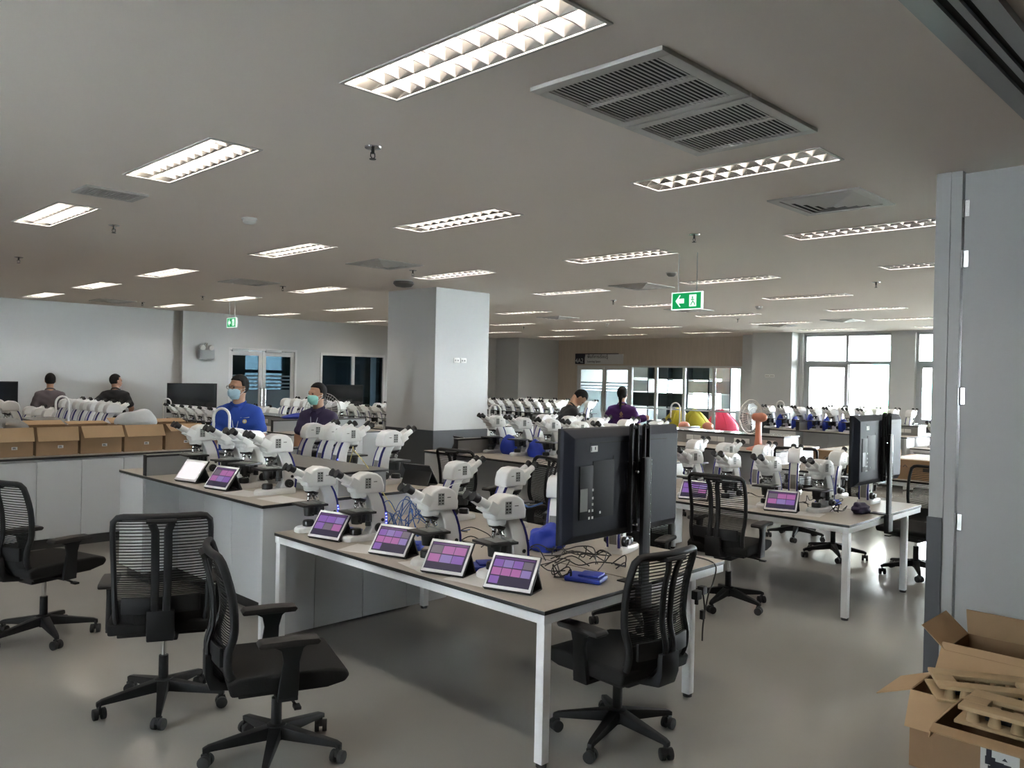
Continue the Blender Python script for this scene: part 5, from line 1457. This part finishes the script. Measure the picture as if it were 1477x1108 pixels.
    t = thing('person', label, 'person', loc, rz)
    t.scale = (S, S, S)
    link('body', sdf_mesh('body', body, 0.0082, 0.025, smooth=1), skin, t)
    low = U((0, 0, 0.90))
    def cut_sh(G):
        q = (G - hip) @ RL
        return np.maximum(-(q[..., 2] + 0.09), np.where(np.abs(q[..., 1]) < 0.09, q[..., 2] - 0.535, -1))
    link('shirt', sdf_mesh('shirt', torso(0.014) + uparm(0.016, 0.72), 0.011, 0.03, cut_sh, 1, 0.0035), shirt, t)
    link('trousers', sdf_mesh('trousers', legs(0.012) + [C(hip + (0, 0.06, 0.01), hip + (0, -0.06, 0.01), 0.128 * bulk, s=(1.35, 1, 1), k=0.05)], 0.015, 0.03, lambda G: G[..., 2] - 0.98, 1, 0.003), 'trousers', t)
    for s in (1, -1):
        link('shoe', sdf_mesh('shoe', [C((-0.05, s * 0.105, 0.05), (0.14, s * 0.115, 0.035), 0.048, 0.034)], 0.012, 0.02, lambda G: -G[..., 2], 1), 'rubber', t)
    hp = [C(HD((-0.020, 0, 0.036)), HD((-0.020, 0, 0.036)), 0.107, R=RH, s=(1.0, 1.22, 0.95))]
    if tail:
        hp += [C(HD((-0.10, 0, 0.02)), HD((-0.125, 0, -0.05)), 0.032, 0.030), C(HD((-0.125, 0, -0.05)), HD((-0.115, 0, -0.22)), 0.030, 0.016)]
    def cut_h(G):
        q = (G - hc) @ RH
        x, y, z = q[..., 0], q[..., 1], q[..., 2]
        front = 0.074 - z + np.maximum(0, x) * 0.22 - 0.05 * (x < 0.015)
        back = np.maximum(x + 0.012, -0.068 - z) if not tail else np.maximum(x + 0.018, -0.3 - z)
        return np.minimum(front, back)
    link('hair', sdf_mesh('hair', hp, 0.007, 0.02, cut_h, 1), 'hair', t)
    for s in (1, -1):
        link('eye', MB().ell(HD((0.083, s * 0.034, 0.012)), 0.008, 0.011, 0.007, 8, 6).mesh('eye'), 'hair', t)
    if mask:
        mp = [C(HD((0.036, 0, -0.048)), HD((0.030, 0, -0.060)), 0.081, 0.072, R=RH, s=(1, 1.18, 1)), C(HD((0.090, 0, -0.015)), HD((0.107, 0, -0.032)), 0.016, 0.019, k=0.02)]
        def cut_m(G):
            q = (G - hc) @ RH
            return np.maximum(np.maximum(q[..., 2] + 0.004, 0.022 - q[..., 0]), -0.115 - q[..., 2])
        mo = link('face_mask', sdf_mesh('face_mask', mp, 0.006, 0.02, cut_m, 1), mask, t)
        st = MB()
        for s in (1, -1):
            st.tube([HD((0.04, s * 0.066, -0.02)), HD((0.0, s * 0.085, -0.005)), HD((-0.02, s * 0.088, 0.0))], 0.002, 5)
            st.tube([HD((0.035, s * 0.062, -0.075)), HD((0.0, s * 0.084, -0.035)), HD((-0.02, s * 0.088, -0.02))], 0.002, 5)
        link('ear_loop', st.mesh('ear_loop'), 'tube_white', mo)
    if glasses:
        gm = MB()
        for s in (1, -1):
            gm.tube([HD((0.101, s * 0.034 + 0.026 * cos(a), 0.012 + 0.018 * sin(a))) for a in [2 * pi * i / 16 for i in range(16)]], 0.0022, 5, closed=True)
            gm.tube([HD((0.10, s * 0.060, 0.016)), HD((0.05, s * 0.084, 0.016)), HD((-0.02, s * 0.090, 0.012))], 0.0025, 5)
        gm.tube([HD((0.101, 0.008, 0.014)), HD((0.106, 0, 0.017)), HD((0.101, -0.008, 0.014))], 0.002, 5)
        link('glasses', gm.mesh('glasses'), 'scope_black', t)
    if collar:
        cm = MB()
        cm.tube([U((0.01 + 0.066 * cos(a), 0.070 * sin(a), 1.462 - 0.028 * cos(a))) for a in [2 * pi * i / 20 for i in range(20)]], 0.012, 6, closed=True, flat=1.6)
        for s in (1, -1):
            q = [U((0.072, s * 0.010, 1.440)), U((0.020, s * 0.078, 1.475)), U((0.030, s * 0.092, 1.440)), U((0.098, s * 0.048, 1.385))]
            off = RL @ np.array([0.006, 0, 0.006])
            cm.add([tuple(p) for p in q] + [tuple(p + off) for p in q], [(0, 1, 2, 3), (7, 6, 5, 4), (0, 4, 5, 1), (1, 5, 6, 2), (2, 6, 7, 3), (3, 7, 4, 0)])
        link('collar', cm.mesh('collar'), shirt, t)
    if badge:
        pm_ = MB().cyl(U((0.098, 0.10, 1.275)), U((0.103, 0.10, 1.275)), 0.022, n=18)
        bo = link('badge', pm_.mesh('badge'), 'gold', t)
        link('badge_centre', MB().cyl(U((0.102, 0.10, 1.275)), U((0.105, 0.10, 1.275)), 0.013, n=14).mesh('badge_centre'), 'sticker', bo)
        link('pocket_trim', MB().tube([U((0.099, 0.055, 1.315)), U((0.098, 0.10, 1.312)), U((0.090, 0.145, 1.318))], 0.003, 5).mesh('pocket_trim'), 'sticker', t)
        for s in (1, -1):
            sh = np.array(U((-0.01, s * 0.19, 1.375))); e = np.array(U(arms[s][0]))
            p = sh + (e - sh) * 0.90
            d = (e - sh) / np.linalg.norm(e - sh)
            link('cuff', MB().cyl(tuple(p - d * 0.006), tuple(p + d * 0.006), 0.066, n=20).mesh('cuff'), 'sticker', t)
    if lanyard:
        link('lanyard', MB().tube(catmull([U((0.01, 0.07, 1.45)), U((0.085, 0.045, 1.34)), U((0.11, 0.0, 1.12))], 5), 0.004, 5).tube(catmull([U((0.01, -0.07, 1.45)), U((0.085, -0.045, 1.34)), U((0.11, 0.0, 1.12))], 5), 0.004, 5).box(tuple(U((0.112, 0, 1.07))), (0.004, 0.05, 0.08)).mesh('lanyard'), 'shelf_grey', t)
    if emblem:
        em = MB()
        cc = lambda y, z: U((-0.094, y, z))
        em.tube([cc(0.022 * cos(a), 1.30 + 0.022 * sin(a)) for a in [2 * pi * i / 14 for i in range(14)]], 0.004, 5, closed=True)
        em.tube([cc(-0.03, 1.255), cc(0.03, 1.255)], 0.004, 5)
        em.tube([cc(0, 1.28), cc(0, 1.345)], 0.004, 5)
        link('emblem', em.mesh('emblem'), 'gold', t)
    return t
person('man in a bright blue polo shirt, glasses and mask standing behind the bench', (4.12, 8.08, 0), radians(222), 1.73, 'shirt_blue', head_yaw=-28, mask='mask_blue', glasses=True, badge=True, bulk=1.08, lanyard=True)
person('man in a dark navy shirt and green mask beside the pedestal fan', (5.02, 7.98, 0), radians(205), 1.66, 'shirt_navy', head_yaw=-20, mask='mask_green', lanyard=True)
person('man in a grey shirt seen from behind near the left wall', (4.45, 15.55, 0), radians(74), 1.67, 'shirt_grey', head_yaw=0)
person('man in a black shirt turning right near the left wall', (5.50, 15.5, 0), radians(60), 1.68, 'shirt_black', head_yaw=-55, skin='skin_dark',
       arms={1: ((-0.06, 0.36, 1.16), (0.10, 0.30, 0.98)), -1: ((0.02, -0.28, 1.12), (0.14, -0.24, 0.92))}, lean=6)
person('man in a black shirt bending over the bench at centre', (9.12, 7.98, 0), radians(-30), 1.70, 'shirt_black', lean=26, head_pitch=42, head_yaw=-10, bulk=1.15,
       arms={1: ((0.25, 0.26, 1.205), (0.474, 0.16, 1.218)), -1: ((0.25, -0.26, 1.205), (0.474, -0.16, 1.218))})
person('woman in a purple shirt with a ponytail seen from behind', (10.55, 7.88, 0), radians(30), 1.66, 'shirt_purple', tail=True, emblem=True, head_yaw=-8, arms={1: ((-0.02, 0.27, 1.12), (0.20, 0.22, 1.02)), -1: ((-0.02, -0.27, 1.12), (0.20, -0.22, 1.02))})
person('partly hidden person in purple raising an arm behind the ponytailed woman', (11.22, 8.32, 0), radians(36), 1.56, 'shirt_purple', lean=48, head_pitch=20,
       arms={1: ((0.16, 0.26, 1.10), (0.30, 0.12, 1.0)), -1: ((-0.02, -0.42, 1.42), (0.16, -0.30, 1.50))})
# ------------------------------------------------------------------ cables, papers and small items
def cable(pts, r, m, label, group):
    o = link('cable', MB().tube(catmull(pts, 5), r, 6).mesh('cable'), m)
    tag(o, label, 'cable', group)
rs = random.Random(5)
def tangle(cx, cy, z, w, d, n, m, label, group, r=0.0035, hz=0.07, k=7):
    for i in range(n):
        p = []
        a = rs.uniform(0, 6.28); x, y = cx + rs.uniform(-w, w), cy + rs.uniform(-d, d)
        for q in range(k):
            p.append((x, y, z + r + (rs.uniform(0, hz) if 0 < q < k - 1 else 0)))
            a += rs.uniform(-1.3, 1.3)
            x = min(max(x + cos(a) * 0.10, cx - w), cx + w); y = min(max(y + sin(a) * 0.10, cy - d), cy + d)
        cable(p, r, m, label, group)
tangle(3.52, 3.02, TZ, 0.24, 0.26, 16, 'cable_black', 'black cable in the tangle below the large near television', 'tangle below the near television')
tangle(3.55, 3.75, TZ, 0.22, 0.35, 8, 'cable_black', 'black cable among the middle microscopes on the front desk', 'middle front desk cables')
tangle(3.62, 4.45, TZ, 0.22, 0.30, 12, 'cable_blue', 'blue network cable in the tangle on the front desk', 'blue cable tangle', 0.0032, 0.20)
tangle(7.0, 3.0, TZ, 0.28, 0.22, 7, 'cable_black', 'black cable lying below the second television', 'second desk cables')
tangle(6.95, 3.8, TZ, 0.2, 0.4, 6, 'cable_black', 'black cable between the microscope rows of the second desk', 'second desk middle cables')
tangle(3.0, 5.95, BZ, 0.12, 0.3, 4, 'cable_black', 'black cable beside the tablets on the front bench', 'front bench cables')
cable([(3.75, 5.55, BZ + 0.02), (3.72, 5.4, 1.20), (3.62, 5.25, 1.22), (3.6, 5.05, 1.12), (3.62, 4.92, 0.98), (3.6, 4.6, TZ + 0.01)], 0.0035, 'cable_yellow', 'thin yellow cable looping over the bench ledge', 'yellow cables')
cable([(4.0, 4.42, 1.02), (3.82, 4.35, 1.02), (3.66, 4.3, 0.92), (3.6, 4.2, TZ + 0.01)], 0.003, 'tube_white', 'thin white cable plugged into a back row microscope head', 'white cables')
cable([(3.92, 3.55, 0.99), (4.0, 3.75, 0.93), (4.08, 3.9, 0.95)], 0.006, 'cable_blue', 'dark blue cable between two back row microscopes', 'dark blue cables')
pb = thing('power_adapter', 'black power adapter brick at the right end of the front desk', 'power adapter', (4.12, 2.72, TZ), radians(-8))
part('body', MB().bx(-0.085, 0.085, -0.035, 0.035, 0, 0.035), 'tablet_case', pb, 0.006)
part('label', MB().bx(-0.06, 0.02, -0.02, 0.02, 0.035, 0.0355), 'port_grey', pb)
cable([(4.20, 2.71, TZ + 0.015), (4.27, 2.62, TZ + 0.012), (4.25, 2.475, TZ - 0.005), (4.22, 2.466, TZ - 0.10), (4.16, 2.46, TZ - 0.16), (4.10, 2.455, TZ - 0.30)], 0.0045, 'cable_black', 'black cable running from the adapter over the desk edge', 'adapter cables')
pl = thing('plug_bundle', 'bundle of black plugs hanging from the right desk leg', 'plug', (4.06, 2.455, 0.60))
part('plug', MB().bx(-0.06, -0.01, -0.02, 0.02, -0.03, 0.02).cyl((-0.035, 0, -0.03), (-0.035, 0, -0.06), 0.012, n=8), 'rubber', pl, 0.004)
part('plug', MB().bx(0.0, 0.045, -0.02, 0.02, -0.01, 0.035), 'rubber', pl, 0.004)
part('lead', MB().tube(catmull([(0.03, 0, 0.0), (0.045, -0.005, -0.10), (0.03, -0.005, -0.20), (0.035, 0, -0.28)], 5), 0.005, 6).box((0.032, 0, -0.13), (0.028, 0.02, 0.05)), 'rubber', pl)
def sheet(x, y, z, rz, label, w=0.21, d=0.297):
    o = link('paper_sheet', MB().bx(-w / 2, w / 2, -d / 2, d / 2, 0.0003, 0.0013).mesh('paper_sheet'), 'paper', None, (x, y, z), (0, 0, radians(rz)))
    tag(o, label, 'paper', 'loose paper sheets')
sheet(2.93, 4.08, TZ, 20, 'white paper sheet on the front desk before the third microscope')
sheet(2.93, 3.10, TZ, 8, 'white paper sheet under the tablets near the desk corner')
sheet(2.93, 3.52, TZ, -12, 'white paper sheet between the middle tablets of the front desk')
sheet(2.92, 5.08, BZ, 6, 'white paper sheet on the near corner of the front bench')
sheet(2.86, 5.48, BZ, 14, 'white paper sheet under the bench microscopes')
sheet(6.45, 2.95, TZ, 10, 'white paper sheet near the corner of the second desk')
sheet(6.42, 3.5, TZ, -8, 'white paper sheet behind the chair on the second desk')
for (x, y, z, a, q) in ((3.36, 2.72, TZ, 20, 'right of the nearest tablet'), (3.12, 3.26, TZ, 60, 'behind the second tablet on the front desk'), (3.13, 3.95, TZ, 40, 'behind the third tablet on the front desk'), (3.10, 4.55, TZ, 10, 'behind the tablet at the bench end of the front desk'), (7.15, 3.05, TZ, 10, 'on the second desk by the television pole')):
    t = thing('cover_pouch', 'folded blue dust cover pouch ' + q, 'dust cover', (x, y, z), radians(a), group='folded blue pouches')
    part('pouch', MB().bx(-0.07, 0.07, -0.10, 0.10, 0.0, 0.028), 'blue_cover', t, 0.012, 3)
    part('fold', MB().bx(-0.05, 0.06, -0.085, 0.03, 0.027, 0.040), 'blue_cover', t, 0.006, 2)
blob('dust_cover', (3.78, 3.38, TZ), 0.12, 0.10, 0.10, 'blue_cover', 'crumpled blue cover left of the large near television', 'dust cover', 44, 0.2)
blob('cable_bundle', (6.88, 2.66, TZ), 0.11, 0.07, 0.05, 'shirt_navy', 'dark bundled pouch near the corner of the second desk', 'pouch', 45, 0.25)
b = thing('water_bottle', 'clear water bottle on the bench beside the woman in purple', 'bottle', (10.80, 7.30, BZ))
part('body', MB().lathe([(0.03, 0), (0.034, 0.01), (0.034, 0.14), (0.028, 0.17), (0.014, 0.195), (0.014, 0.205)], 16), 'bottle', b)
part('cap', MB().cyl((0, 0, 0.205), (0, 0, 0.225), 0.016, n=12), 'tube_white', b)
for i, (x, y) in enumerate(((11.02, 7.02), (11.2, 6.7))):
    f = thing('table_fan_part', 'small orange fan housing lying on the bench, %s from the bottle' % ORD[i], 'fan part', (x, y, BZ + 0.12), group='orange fan housings')
    part('housing', MB().ell((0, 0, 0.06), 0.11, 0.08, 0.07, 16, 10), 'orange_plastic', f)
    part('collar', MB().cyl((0, 0, -0.12), (0, 0, 0.02), 0.045, 0.035, 14), 'orange_plastic', f)
